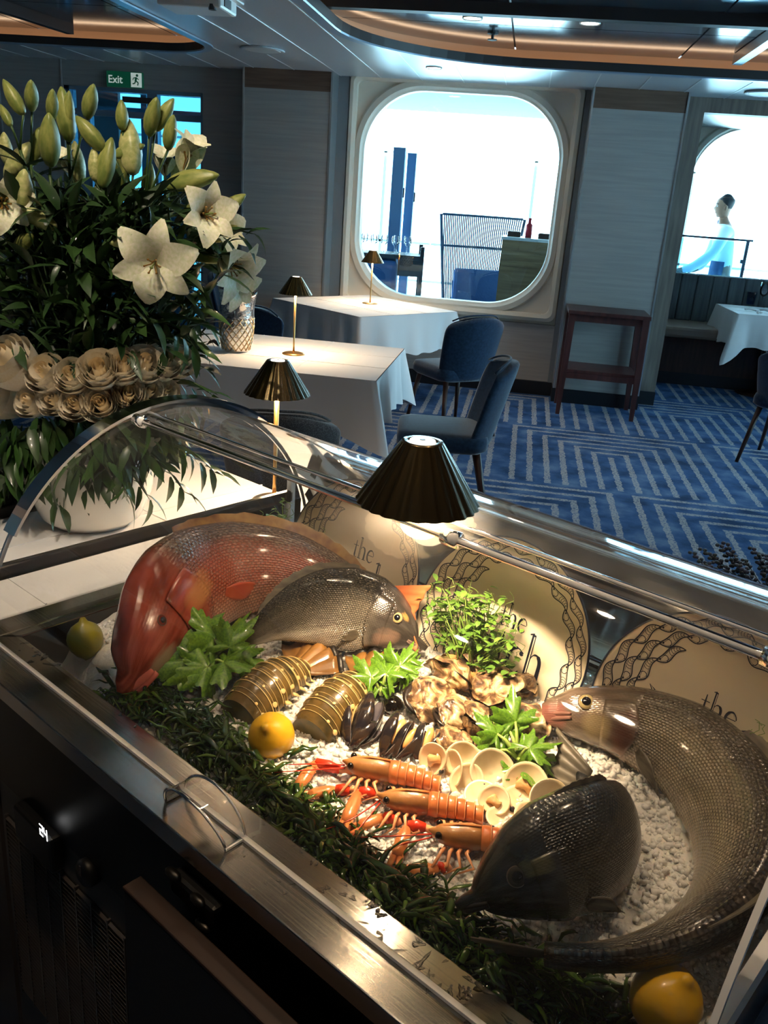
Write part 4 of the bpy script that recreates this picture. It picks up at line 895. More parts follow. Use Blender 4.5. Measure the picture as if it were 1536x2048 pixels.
# ---------------------------------------------------------------- fish
def fish_mat(name, back, mid, belly, head, nu, nv, edge=.55, rough=.3, lat=None, scale_bump=.6, headlim=.24, patch=None, metal=.0, fleck=.55):
    m, nt, b = newmat(name); N = nt.nodes.new; L = nt.links.new
    uv = N('ShaderNodeUVMap'); s = N('ShaderNodeSeparateXYZ'); L(uv.outputs[0], s.inputs[0]); u, v = s.outputs[0], s.outputs[1]
    nz = N('ShaderNodeTexNoise'); nz.inputs['Scale'].default_value = 9; nz.inputs['Detail'].default_value = 8; L(uv.outputs[0], nz.inputs[0])
    vj = math_n(nt, 'ADD', v, math_n(nt, 'MULTIPLY', math_n(nt, 'SUBTRACT', nz.outputs['Fac'], .5), .35))
    body = ramp_n(nt, vj, [(.08, belly), (.36, mid), (.6, mid), (.86, back)])
    vv = math_n(nt, 'MULTIPLY', v, nv); row = math_n(nt, 'FLOOR', vv)
    uu = math_n(nt, 'ADD', math_n(nt, 'MULTIPLY', u, nu), math_n(nt, 'MULTIPLY', math_n(nt, 'MODULO', row, 2), .5))
    nj = N('ShaderNodeTexNoise'); nj.inputs['Scale'].default_value = 60; L(uv.outputs[0], nj.inputs[0])
    x_ = math_n(nt, 'ADD', math_n(nt, 'SUBTRACT', math_n(nt, 'FRACT', uu), .42), math_n(nt, 'MULTIPLY', math_n(nt, 'SUBTRACT', nj.outputs['Fac'], .5), .5)); y_ = math_n(nt, 'SUBTRACT', math_n(nt, 'FRACT', vv), .5)
    d = math_n(nt, 'SQRT', math_n(nt, 'ADD', math_n(nt, 'MULTIPLY', x_, x_), math_n(nt, 'MULTIPLY', math_n(nt, 'MULTIPLY', y_, y_), .9))); isb = math_n(nt, 'GREATER_THAN', u, headlim)
    sc = math_n(nt, 'MULTIPLY', math_n(nt, 'SMOOTH_MIN', math_n(nt, 'MULTIPLY', math_n(nt, 'SUBTRACT', d, .3), 3.2), 1, .2), isb)
    sc = math_n(nt, 'MAXIMUM', sc, 0)
    fl = N('ShaderNodeTexNoise'); fl.inputs['Scale'].default_value = 90; fl.inputs['Detail'].default_value = 2; L(uv.outputs[0], fl.inputs[0]); body = mix_n(nt, math_n(nt, 'MULTIPLY', math_n(nt, 'MAXIMUM', math_n(nt, 'MULTIPLY', math_n(nt, 'SUBTRACT', fl.outputs['Fac'], .48), 3), 0), math_n(nt, 'MULTIPLY', isb, fleck)), body, srgb(196, 184, 166))
    dark = mix_n(nt, 1, body, (edge, edge, edge, 1), 'MULTIPLY'); col = mix_n(nt, sc, body, dark)
    hd = mix_n(nt, math_n(nt, 'SMOOTH_MIN', math_n(nt, 'MAXIMUM', math_n(nt, 'MULTIPLY', math_n(nt, 'SUBTRACT', headlim+.04, u), 12), 0), 1, .1), col, ramp_n(nt, nz.outputs['Fac'], [(.3, tuple(c*.55 for c in head[:3])+(1,)), (.5, head), (.7, tuple(min(1, c*1.35+.03) for c in head[:3])+(1,))]))
    hd2 = mix_n(nt, math_n(nt, 'MULTIPLY', math_n(nt, 'LESS_THAN', u, headlim), .0), hd, belly)
    if patch:   # (u0, v0, ru, rv, colour)
        for (u0, v0, ru, rv, pc) in patch:
            dd = math_n(nt, 'ADD', math_n(nt, 'POWER', math_n(nt, 'DIVIDE', math_n(nt, 'SUBTRACT', u, u0), ru), 2), math_n(nt, 'POWER', math_n(nt, 'DIVIDE', math_n(nt, 'SUBTRACT', vj, v0), rv), 2))
            f = math_n(nt, 'MAXIMUM', math_n(nt, 'MINIMUM', math_n(nt, 'MULTIPLY', math_n(nt, 'SUBTRACT', 1.3, math_n(nt, 'ADD', dd, math_n(nt, 'MULTIPLY', nz.outputs['Fac'], .5))), .95), .85), 0); hd2 = mix_n(nt, f, hd2, pc)
    L(hd2, b.inputs['Base Color']); b.inputs['Roughness'].default_value = rough; b.inputs['Specular IOR Level'].default_value = .6; b.inputs['Coat Weight'].default_value = .35; b.inputs['Coat Roughness'].default_value = .12; b.inputs['Metallic'].default_value = metal
    bp = N('ShaderNodeBump'); bp.inputs['Strength'].default_value = scale_bump; bp.inputs['Distance'].default_value = .0025
    L(math_n(nt, 'SUBTRACT', 1, math_n(nt, 'MULTIPLY', math_n(nt, 'ADD', d, math_n(nt, 'MULTIPLY', nz.outputs['Fac'], .3)), math_n(nt, 'ADD', math_n(nt, 'MULTIPLY', isb, .8), .2))), bp.inputs['Height']); L(bp.outputs[0], b.inputs['Normal'])
    return m
PROF = {
 'bream': ([0, .03, .08, .16, .26, .38, .52, .68, .82, .92, 1], [.10, .26, .46, .72, .92, 1, .93, .68, .40, .24, .20], [.16, .34, .5, .68, .82, .88, .82, .6, .36, .22, .18], [.22, .42, .62, .86, 1, 1, .86, .58, .32, .18, .14]),
 'bass': ([0, .03, .08, .16, .26, .38, .52, .68, .82, .92, 1], [.34, .5, .62, .79, .93, 1, .97, .78, .52, .40, .36], [.36, .5, .62, .78, .92, 1, .95, .72, .46, .38, .34], [.3, .55, .72, .92, 1, 1, .92, .68, .42, .3, .24]),
 'snapper': ([0, .03, .08, .16, .26, .38, .52, .68, .82, .92, 1], [.26, .5, .68, .86, .98, 1, .92, .7, .44, .3, .26], [.2, .4, .56, .74, .86, .9, .84, .62, .38, .28, .24], [.4, .66, .84, .97, 1, .98, .84, .6, .36, .22, .16])}
class Fish:
    def __init__(s, name, kind, path, H, Wd, dorsal, m, label, n=52, k=28):
        s.path = spline(path, 200); s.kind = kind; s.H = H; s.W = Wd; s.dors = dorsal; s.m = m
        L = [0]
        for i in range(199): L.append(L[-1]+np.linalg.norm(s.path[i+1]-s.path[i]))
        s.cum = np.array(L)/L[-1]; s.len = L[-1]
        s.root = empty(name, s.at(.5), 0, label, 'fish', 'whole fish on the ice'); s.o = np.array(s.root.location)
        mb = MB(); uv = []; rs = []
        T0 = s.fr(.01)[0]; c0 = s.at(0)
        for kk, bk in ((.45, .30), (.8, .16)):
            ring = []
            for j in range(k): f = 2*PI*j/k; ring.append(c0+(s.S(0, f)-c0)*kk-T0*s.H*bk-s.o); uv.append((0, .5+.5*kk*math.sin(f)))
            rs.append(ring)
        for i in range(n+1):
            t = (i/n)**1.15; ring = []
            for j in range(k): f = 2*PI*j/k; ring.append(s.S(t, f)-s.o); uv.append((t, .5+.5*math.sin(f)))
            rs.append(ring)
        mb.rings(rs); mb.uv = uv
        s.body = mb.build('body', m, s.root, True)
    def at(s, t): return np.array([np.interp(t, s.cum, [p[i] for p in s.path]) for i in range(3)])
    def fr(s, t):
        T = unit(s.at(min(1, t+.03))-s.at(max(0, t-.03))); side = unit(np.cross([0, 0, 1], T)); sg, zz, pp = s.dors; pp = np.interp(t, (0, .25, .45), (pp[0], lerp(*pp, .6), pp[1])) if hasattr(pp, '__len__') else pp
        D = unit(np.array([0, 0, zz])+side*sg*pp); D = unit(D-T*np.dot(D, T)); Lx = unit(np.cross(T, D)); return T, D, Lx
    def S(s, t, f, off=0):
        ts, up, dn, w = PROF[s.kind]; T, D, Lx = s.fr(t); c, q = math.cos(f), math.sin(f)
        h = np.interp(t, ts, up if q > 0 else dn)*s.H; ww = np.interp(t, ts, w)*s.W
        ee = 1.0 if q < 0 else 1.25
        lat = math.copysign(abs(c)**.9, c)*ww; ver = math.copysign(abs(q)**1.0, q)*h
        if off: h += off; 
        p = s.at(t)+D*ver+Lx*lat
        if off: p = p+unit(D*q/(h+1e-6)+Lx*c/(ww+1e-6))*off
        return p
    def side(s, cam=True):             # which lateral side faces the camera at t=.2 -> f near 0 or pi
        T, D, Lx = s.fr(.2); return 0 if np.dot(C0-s.at(.2), Lx) > 0 else PI
    def fin_dorsal(s, t0, t1, h, m, f=PI/2, n=40, spiny=True, name='dorsal_fin', lean=.4):
        A, B_ = [], []
        for i in range(n+1):
            u = i/n; t = lerp(t0, t1, u); p = s.S(t, f); T, D, Lx = s.fr(t); dv = D*math.sin(f)+Lx*math.cos(f)
            hh = h*math.sin(PI*min(1, .08+u*.92))**.6*(1-.25*((i % 4)/4 if spiny else 0)); A.append(p-dv*.004-s.o); B_.append(p+(dv+T*lean)*hh-s.o)
        mid = [lerp(a_, b_, .5) for a_, b_ in zip(A, B_)]
        o = MB().grid([A, mid, B_]).build(name, m, s.root); md = o.modifiers.new('t', 'SOLIDIFY'); md.thickness = .0016; md.offset = 0
        return o
    def tail(s, length, spread, m, fork=.35, n=18, bend=0, flat=0):
        T, D, Lx = s.fr(1.0); p = s.at(1.0); rows = []
        if flat:
            D = max((unit(D*(1-flat)+Lx*k*flat) for k in (1, -1)), key=lambda d: abs(np.dot(np.cross(T, d), unit(C0-p)))); Lx = unit(np.cross(T, D))
        for i in range(7):
            u = i/6; row = []
            for j in range(n+1):
                v = -1+2*j/n; ln = length*u*(1-fork*(1-abs(v)**1.5)); row.append(p-T*.012+T*ln+D*v*lerp(s.H*.25, spread, u**.9)+Lx*(.003*math.sin(j*2.1)*u+bend*u*u)-s.o)
            rows.append(row)
        o = MB().grid(rows).build('tail_fin', m, s.root, True); md = o.modifiers.new('t', 'SOLIDIFY'); md.thickness = .002; md.offset = 0; return o
    def pect(s, t, f, ln, wd, m, dirv, name='pectoral_fin'):
        p = s.S(t, f); T, D, Lx = s.fr(t); nrm = unit(p-s.at(t)); d = unit(np.array(dirv[0])*T+dirv[1]*D+nrm*dirv[2]); w = unit(np.cross(d, nrm)); rows = []
        for i in range(8):
            u = i/7; row = []
            for j in range(9): v = -1+2*j/8; row.append(p+d*ln*u*(1-.3*abs(v+.3))+w*v*wd*math.sin(PI*(.14+.82*u))**.9+nrm*(.002+.0012*(j % 2)) - s.o)
            rows.append(row)
        o = MB().grid(rows).build(name, m, s.root, True); md = o.modifiers.new('t', 'SOLIDIFY'); md.thickness = .0015; return o
    def eye(s, t, v, r, iris, pupil=True):
        f0 = s.side(); f = math.asin(v); f = f if f0 == 0 else PI-f
        p = s.S(t, f); nrm = unit(s.S(t, f, .01)-p); T, D, Lx = s.fr(t); x = unit(T-nrm*np.dot(T, nrm)); y = np.cross(nrm, x)
        Mx = frame(x, y, nrm, p-s.o-nrm*r*.25)
        e = MB().lathe([(r*1.25, 0), (r*1.15, r*.35), (r*.8, r*.5), (r*.3, r*.62), (.0001, r*.64)], 20).xf(Mx).build('eye', iris, s.root, True)
        MB().lathe([(r*.72, r*.45), (r*.66, r*.66), (r*.25, r*.76), (.0001, r*.78)], 16).xf(Mx).build('pupil', M['pupil'], e, True)
        MB().lathe([(r*1.2, r*.1), (r*1.3, r*.26), (r*1.2, r*.34), (r*1.06, r*.34)], 20, cap0=False, cap1=False).xf(Mx).build('eyelid', M['eyelid'], e, True)
    def gill(s, t0, t1, v0, v1, m, off=.004):
        f0 = s.side(); rows = []; uv = []
        for i in range(13):
            u = i/12; row = []
            for j in range(15):
                w = j/14; v = lerp(v0, v1, w); te = lerp(t0, t1, u*(.72+.28*math.sin(PI*w))); f = math.asin(max(-.98, min(.98, v))); f = f if f0 == 0 else PI-f
                row.append(s.S(te, f, off*math.sin(PI*min(1, .1+u*.75))**.5+.0004)-s.o); uv.append((te*.92, .5+.5*v))
            rows.append(row)
        g = MB().grid(rows); g.uv = uv; o = g.build('gill_cover', m, s.root, True); md = o.modifiers.new('t', 'SOLIDIFY'); md.thickness = .0008; md.offset = 0; return o
    def lips(s, m, r, gape=.0):
        for sg, nm in ((1, 'upper_lip'), (-1, 'lower_lip')):
            pts = []
            for i in range(13):
                f = lerp(-PI/2*1.02, PI/2*1.02, i/12); t = .0+.05*abs(math.sin(f))**1.5
                T, D, Lx = s.fr(.01); c = s.at(.0); ts, up, dn, w = PROF[s.kind]
                q_ = abs(math.sin(f)); tt = .03*q_**2.2; pts.append(s.at(tt)-T*s.H*.2*(1-q_)**.7+Lx*math.copysign(1, math.sin(f))*(q_**.8)*np.interp(tt, ts, w)*s.W*.97+D*sg*(r*.8+gape)*(1-.35*q_)-D*s.H*.1-s.o)
            MB().tube(pts, [r*lerp(.5, 1, math.sin(PI*(i+.6)/13.2)) for i in range(13)], 8).build(nm, m, s.root, True)
M['pupil'] = pm('fish_pupil', (.005, .005, .008, 1), .05, coat=.6); M['eyelid'] = pm('eye_rim', srgb(84, 68, 58), .4)
M['iris_gold'] = pm('iris_gold', srgb(176, 158, 112), .2, coat=.6); M['iris_dark'] = pm('iris_dark', srgb(54, 52, 46), .2, coat=.6); M['iris_red'] = pm('iris_red', srgb(120, 44, 32), .2, coat=.5)
M['snapper'] = fish_mat('red_snapper_skin', srgb(84, 62, 54), srgb(160, 74, 52), srgb(206, 146, 116), srgb(148, 60, 44), 64, 34, .45, .26, scale_bump=.8, patch=[(.05, .34, .06, .22, srgb(176, 156, 132)), (.25, .5, .08, .18, srgb(190, 130, 78))])
M['bream'] = fish_mat('sea_bream_skin', srgb(30, 30, 30), srgb(112, 106, 96), srgb(196, 186, 172), srgb(70, 64, 60), 72, 44, .4, .2, scale_bump=.9, patch=[(.25, .82, .04, .16, srgb(30, 28, 30)), (.13, .28, .07, .2, srgb(150, 122, 108)), (.10, .78, .025, .05, srgb(200, 160, 90))], metal=.25)
M['bream_dark'] = fish_mat('dark_bream_skin', srgb(26, 34, 44), srgb(66, 64, 58), srgb(112, 98, 82), srgb(46, 50, 54), 76, 50, .45, .25, scale_bump=.8, patch=[(.29, .72, .05, .18, srgb(20, 20, 22)), (.19, .66, .04, .09, srgb(98, 96, 66))], metal=.2, fleck=.12)
M['bass'] = fish_mat('sea_bass_skin', srgb(60, 54, 50), srgb(132, 122, 104), srgb(196, 180, 156), srgb(112, 94, 80), 104, 34, .4, .22, scale_bump=.9, headlim=.17, patch=[(.004, .4, .02, .4, srgb(150, 92, 82)), (.085, .3, .035, .25, srgb(160, 140, 104)), (.148, .3, .034, .34, srgb(104, 60, 48))], metal=.2, fleck=.35)
M['fin_red'] = pm('red_fin', srgb(206, 84, 48), .4, col2=srgb(224, 150, 96), scale=6, trans=.0); M['fin_orange'] = pm('orange_fin', srgb(206, 110, 70), .35, col2=srgb(186, 78, 54), scale=10)
M['fin_grey'] = pm('grey_fin', srgb(112, 104, 90), .4, col2=srgb(70, 66, 60), scale=30, stretch=(1, 1, 4)); M['fin_tan'] = pm('spiny_fin_tan', srgb(150, 116, 70), .4, col2=srgb(112, 72, 48), scale=40)
M['lip_pink'] = pm('pink_lip', srgb(206, 110, 96), .25, coat=.5); M['lip_dark'] = pm('dark_lip', srgb(60, 60, 62), .3); M['lip_bass'] = pm('bass_lip', srgb(128, 88, 76), .35, coat=.2); M['lip_grey'] = pm('grey_lip', srgb(120, 100, 92), .3, coat=.4); M['gill_brown'] = pm('gill_brown', srgb(120, 72, 56), .3, col2=srgb(76, 48, 40), scale=45, bump=.8, bscale=70, coat=.25); M['gill_grey'] = pm('gill_grey', srgb(116, 100, 90), .25, col2=srgb(66, 60, 58), scale=16, coat=.6)
def px(pts): return [AZ(x, y, z) for x, y, z in pts]
# red snapper curled at the back left, nose down towards the front rim
sn = Fish('red_snapper', 'snapper', px([(262, 1352, .885), (292, 1290, .92), (345, 1205, .955), (435, 1150, .955), (545, 1138, .955), (650, 1160, .95), (725, 1190, .955), (765, 1206, .96)]), .1, .05, (1, .8, (.1, .6)), M['snapper'], 'large red snapper with pink lips, curled at the back left')
sn.lips(M['lip_pink'], .009, .001); sn.eye(.12, .42, .007, M['iris_red'])
sn.fin_dorsal(.36, .93, .02, M['fin_tan'], lean=.6); sn.tail(.115, .058, M['fin_red'], .2, flat=.3)
sn.pect(.36, -.35 if sn.side() == 0 else PI+.35, .125, .017, M['fin_orange'], (1, -.3, .12)); sn.gill(.16, .29, -.8, .5, M['snapper'], .003)
# sea bream lying in front of it, nose to the right
br = Fish('sea_bream', 'bream', px([(832, 1280, .93), (790, 1252, .945), (720, 1228, .955), (640, 1222, .955), (565, 1240, .945), (512, 1268, .93), (480, 1290, .915)]), .076, .034, (-1, .85, .4), M['bream'], 'silver sea bream lying in front of the red snapper, nose to the right')
br.eye(.13, .34, .0075, M['iris_gold']); br.lips(M['lip_grey'], .0026); br.fin_dorsal(.36, .85, .011, M['fin_grey'], lean=.9); br.tail(.06, .036, M['fin_grey'], .4)
br.gill(.165, .28, -.8, .62, M['bream'], .003); br.pect(.3, -.45 if br.side() == 0 else PI+.45, .035, .012, M['fin_grey'], (1, -.5, .2))
# dark bream bent round in the foreground
db = Fish('dark_bream', 'bream', px([(948, 1792, .90), (1010, 1762, .915), (1090, 1728, .93), (1165, 1702, .935), (1222, 1668, .93), (1238, 1628, .92), (1205, 1588, .912), (1160, 1560, .905)]), .076, .042, (1, .9, .35), M['bream_dark'], 'dark bream bent round in the foreground, nose towards the seaweed')
db.eye(.14, .3, .009, M['iris_dark']); db.lips(M['lip_dark'], .0035); db.tail(.085, .048, M['fin_grey'], .3, flat=.6); db.gill(.19, .33, -.85, .45, M['bream_dark'], .003)
db.pect(.33, -.55 if db.side() == 0 else PI+.55, .045, .016, M['fin_grey'], (1, -.4, .25)); db.fin_dorsal(.32, .6, .006, M['fin_grey'], lean=.9)
# large sea bass in a C along the right
bs = Fish('sea_bass', 'bass', px([(1113, 1424, .925), (1170, 1428, .93), (1262, 1448, .935), (1372, 1500, .935), (1455, 1590, .93), (1488, 1690, .925), (1462, 1790, .92), (1380, 1862, .915), (1270, 1905, .905), (1160, 1915, .895), (1090, 1908, .89)]), .07, .05, (1, .72, .55), M['bass'], 'long sea bass curled in a C shape along the right side', 72, 30)
bs.lips(M['lip_bass'], .0038, .0015); bs.eye(.062, .34, .0095, M['iris_gold']); bs.gill(.1, .19, -.88, .42, M['bass'], .004); bs.tail(.085, .045, M['fin_grey'], .3)
bs.pect(.2, -.6 if bs.side() == 0 else PI+.6, .075, .012, M['fin_grey'], (1, -.7, .3)); bs.fin_dorsal(.33, .52, .018, M['fin_grey'], lean=.8); bs.fin_dorsal(.6, .78, .016, M['fin_grey'], lean=.8, spiny=False)
bs.fin_dorsal(.62, .76, .016, M['fin_grey'], f=-PI/2, lean=.8, spiny=False, name='anal_fin')
# ---------------------------------------------------------------- seaweed along the front
M['weed'] = pm('dark_green_seaweed', srgb(34, 60, 26), .14, col2=srgb(74, 100, 38), scale=14, lo=.4, hi=.75, coat=.7)
M['weed_light'] = pm('bright_green_seaweed', srgb(96, 130, 48), .16, col2=srgb(52, 84, 30), scale=20, coat=.7)
rnd = random.Random(21); mb = MB(); mb2 = MB()
line = [(215, 1385, 26), (300, 1400, 52), (380, 1455, 62), (470, 1530, 66), (560, 1610, 55), (660, 1690, 62), (760, 1770, 66), (860, 1840, 72), (960, 1905, 84), (1060, 1975, 95), (1160, 2040, 95), (1260, 2100, 95)]
for i in range(1500):
    t = rnd.random()*(len(line)-1); k = int(t); f = t-k; x = lerp(line[k][0], line[k+1][0], f); y = lerp(line[k][1], line[k+1][1], f); w = lerp(line[k][2], line[k+1][2], f)
    s = rnd.gauss(0, .5); p = ON(x+s*w*.75, y-s*w*.62, .006+.016*rnd.random()*(1-min(1, abs(s))))
    a_, b_, z_ = KI(p)
    if b_ < BI0+.012: b_ = BI0+.012+rnd.random()*.02; p = K(a_, b_, z_)
    an = rnd.gauss(-.75, .9)+(PI if rnd.random() < .3 else 0); d = np.array([math.cos(an), math.sin(an), rnd.gauss(0, .22)]); ln = rnd.uniform(.018, .046); c = np.array([-d[1], d[0], 0])*rnd.gauss(0, .35)
    pts = [p+d*ln*u+c*ln*(u*u)+np.array([0, 0, .012*math.sin(PI*u)*rnd.random()]) for u in (0, .25, .5, .75, 1)]
    wd = rnd.choice((.0018, .0026, .0036, .005)); lim = mb2 if rnd.random() < .14 else mb
    for q in pts:
        aa, bb, zz = KI(q)
        if bb < BI0+.006: q[:] = K(aa, BI0+.006, zz)
    lim.tube(pts, [wd*.4, wd, wd*1.15, wd*.9, wd*.2], 5, .45)
sw = mb.build('seaweed', M['weed'], None, True, label='tangle of wet dark green seaweed along the front of the ice', cat='seaweed', kind='stuff')
o = mb2.build('bright_fronds', M['weed_light'], sw, True); o['kind'] = 'stuff'
for pts in ([(630, 1655), (700, 1700), (790, 1745), (850, 1800)], [(520, 1570), (590, 1600), (640, 1650)], [(330, 1420), (420, 1480), (500, 1560)]):
    MB().tube([ON(x, y, .022) for x, y in pts], [.003]+[.006]*(len(pts)-2)+[.004], 8, .6).build('kelp_stalk', M['weed'], sw, True)
# lemons -----------------------------------------------------------------
M['lemon'] = pm('lemon_peel', srgb(226, 176, 34), .32, col2=srgb(206, 160, 30), scale=8, bump=.35, bscale=130, bdist=.0012, coat=.3); M['lemon_green'] = pm('green_lemon_peel', srgb(176, 160, 40), .35, col2=srgb(150, 146, 36), scale=6, bump=.35, bscale=130, bdist=.0012, coat=.3); M['stalk'] = pm('lemon_stalk', srgb(120, 100, 40), .6)
def lemon(x, y, axis, lab, m='lemon', r=.033, off=.024):
    p = ON(x, y, 0); p[2] += off; ax = unit(axis); t = unit(np.cross(ax, [.3, .2, .9])); e = empty('lemon', p, 0, lab, 'lemon', 'whole lemons')
    prof = [(.0001, -1.28), (.1, -1.26), (.2, -1.14), (.34, -1.02), (.62, -.82), (.86, -.5), (.98, -.12), (1, .15), (.93, .45), (.74, .76), (.46, .97), (.27, 1.08), (.19, 1.22), (.13, 1.33), (.0001, 1.35)]
    mb = MB().lathe([(a*r, z*r) for a, z in prof], 36, cap0=False, cap1=False)
    mb.v = [tuple(np.array(v)*(1+.02*mnoise.noise(Vector(v)*60))) for v in mb.v]
    Mx = frame(t, np.cross(ax, t), ax); mb.xf(Mx).build('peel', M[m], e, True)
    MB().lathe([(.004, -1.24*r), (.005, -1.3*r), (.002, -1.32*r)], 10).xf(Mx).build('stalk_end', M['stalk'], e)
lemon(543, 1500, -.35*DA-.72*DB+.95*_z, 'bright yellow lemon with its tip up, beside the lobster tails', r=.0335)
lemon(172, 1310, _z*1+.12*DA, 'greenish lemon standing point up in the dark back corner', 'lemon_green', .031, .03)
lemon(1318, 2050, _z*.8-.3*DA, 'yellow lemon at the bottom right corner in front of the bass', 'lemon', .036, .034)
# ================================================================ SHELLFISH
M['lob'] = pm('lobster_shell', srgb(104, 82, 40), .25, col2=srgb(48, 44, 24), scale=34, coat=.6, bump=.3, bscale=120); M['lob_band'] = pm('lobster_cream_band', srgb(206, 178, 120), .3, coat=.5); M['lob_tan'] = pm('lobster_fan_tan', srgb(150, 106, 52), .35, col2=srgb(104, 72, 34), scale=30, coat=.4); M['lob_black'] = pm('lobster_black_edge', srgb(30, 26, 24), .4); M['lob_cut'] = pm('lobster_cut_end', srgb(66, 70, 40), .35, col2=srgb(110, 92, 46), scale=50)
def lobster_tail(p0, p1, W, label):
    p0, p1 = ON(*p0, 0), ON(*p1, 0); L = np.linalg.norm(p1-p0); T = unit(p1-p0); Y = unit(np.cross([0, 0, 1], T)); Z = np.cross(T, Y)
    e = empty('lobster_tail', p0, 0, label, 'lobster tail', 'lobster tails')
    def P(x, f, sc, lift=0):            # half barrel: f -1..1 across
        an = f*PI*.5*1.08; w = W*sc; bend = .022*math.sin(PI*min(1, x/L))
        return T*x+Y*math.sin(an)*w+Z*(math.cos(an)*w*1.02+bend+lift-.004)
    ns = 7; xs = [0, .17, .32, .46, .59, .71, .82, .92]; scs = [1.0, 1.03, 1.0, .95, .88, .8, .7, .56]
    for i in range(ns):
        x0, x1 = xs[i]*L, xs[i+1]*L; s0, s1 = scs[i], scs[i+1]; rows = []
        for k in range(6):
            u = k/5; x = lerp(x0, x1+.006, u); sc = lerp(s0, s1, u)+.045*math.sin(PI*.5*u)**2-.02
            rows.append([P(x, -1+2*j/20, sc) for j in range(21)])
        sg = MB().grid(rows).build('segment', M['lob'], e, True)
        sc = s1+.03
        MB().tube([P(lerp(x0, x1, .5), -1+2*j/20, lerp(s0, s1, .5)+.006, .0002) for j in range(21)], .0005, 5).build('fine_line', M['lob_band'], sg, True)
        MB().tube([P(lerp(x0, x1, .78), -1+2*j/20, lerp(s0, s1, .78)+.019, .0002) for j in range(21)], .0004, 5).build('fine_line', M['lob_band'], sg, True)
        MB().tube([P(x1+.0055, -1+2*j/20, sc, .0004) for j in range(21)], .001, 6).build('cream_band', M['lob_band'], sg, True)
        for f in (-.72, -.34, .3, .7):
            q = P(lerp(x0, x1, .55), f+.06*math.sin(i*3+f*5), lerp(s0, s1, .55)+.012); nr = unit(q-T*np.dot(q, T)); r = (.005 if abs(f) > .5 else .003)*scs[i]
            t = T; MB().lathe([(r, -.0006), (r*.8, .0005), (.0001, .0007)], 10).xf(frame(t, np.cross(nr, t), nr, q)).build('spot', M['lob_band'], sg, True)
        for sd in (-1, 1):
            q = P(lerp(x0, x1, .5), sd*.97, lerp(s0, s1, .6)); q2 = P(lerp(x0, x1, 1.1), sd*1.12, lerp(s0, s1, .6)+.2)
            MB().tube([q, lerp(q, q2, .6)+Z*.002, q2], [.007*scs[i], .005*scs[i], .0006], 6, .4).build('side_spine', M['lob_band'] if sd < 0 else M['lob_tan'], sg, True)
    MB().add([P(.001, -1+2*j/20, .97) for j in range(21)], [tuple(range(20, -1, -1))]).build('cut_end', M['lob_cut'], e)
    for k, an in enumerate((-.75, -.38, 0, .38, .75)):
        d = unit(T*math.cos(an)+Y*math.sin(an)+Z*.1); w = unit(np.cross(Z, d)); base = T*xs[-1]*L*.97+Y*math.sin(an)*W*.35+Z*(.018-.004*abs(k-2)); ln = L*.36; rows, rowb = [], []
        for i in range(7):
            u = i/6; wd = W*lerp(.24, .55, u)*(1 if u < .9 else .85); rows.append([base+d*ln*u+w*v*wd+Z*(.004*math.cos(v*2.2)+.006*u*math.sin(v*3+k)) for v in [-1+2*j/6 for j in range(7)]])
        o = MB().grid(rows).build('tail_blade', M['lob_tan'], e, True); md = o.modifiers.new('t', 'SOLIDIFY'); md.thickness = .0016
        r2 = [[p+d*ln*.16*u2 for p in rows[-1]] for u2 in (0, .5, 1)]
        b2 = MB().grid(r2).build('black_fringe', M['lob_black'], o, True); md = b2.modifiers.new('t', 'SOLIDIFY'); md.thickness = .0018
lobster_tail((478, 1442), (612, 1338), .041, 'spotted lobster tail shell nearest the red snapper')
lobster_tail((622, 1476), (742, 1362), .038, 'spotted lobster tail shell nearest the mussels')
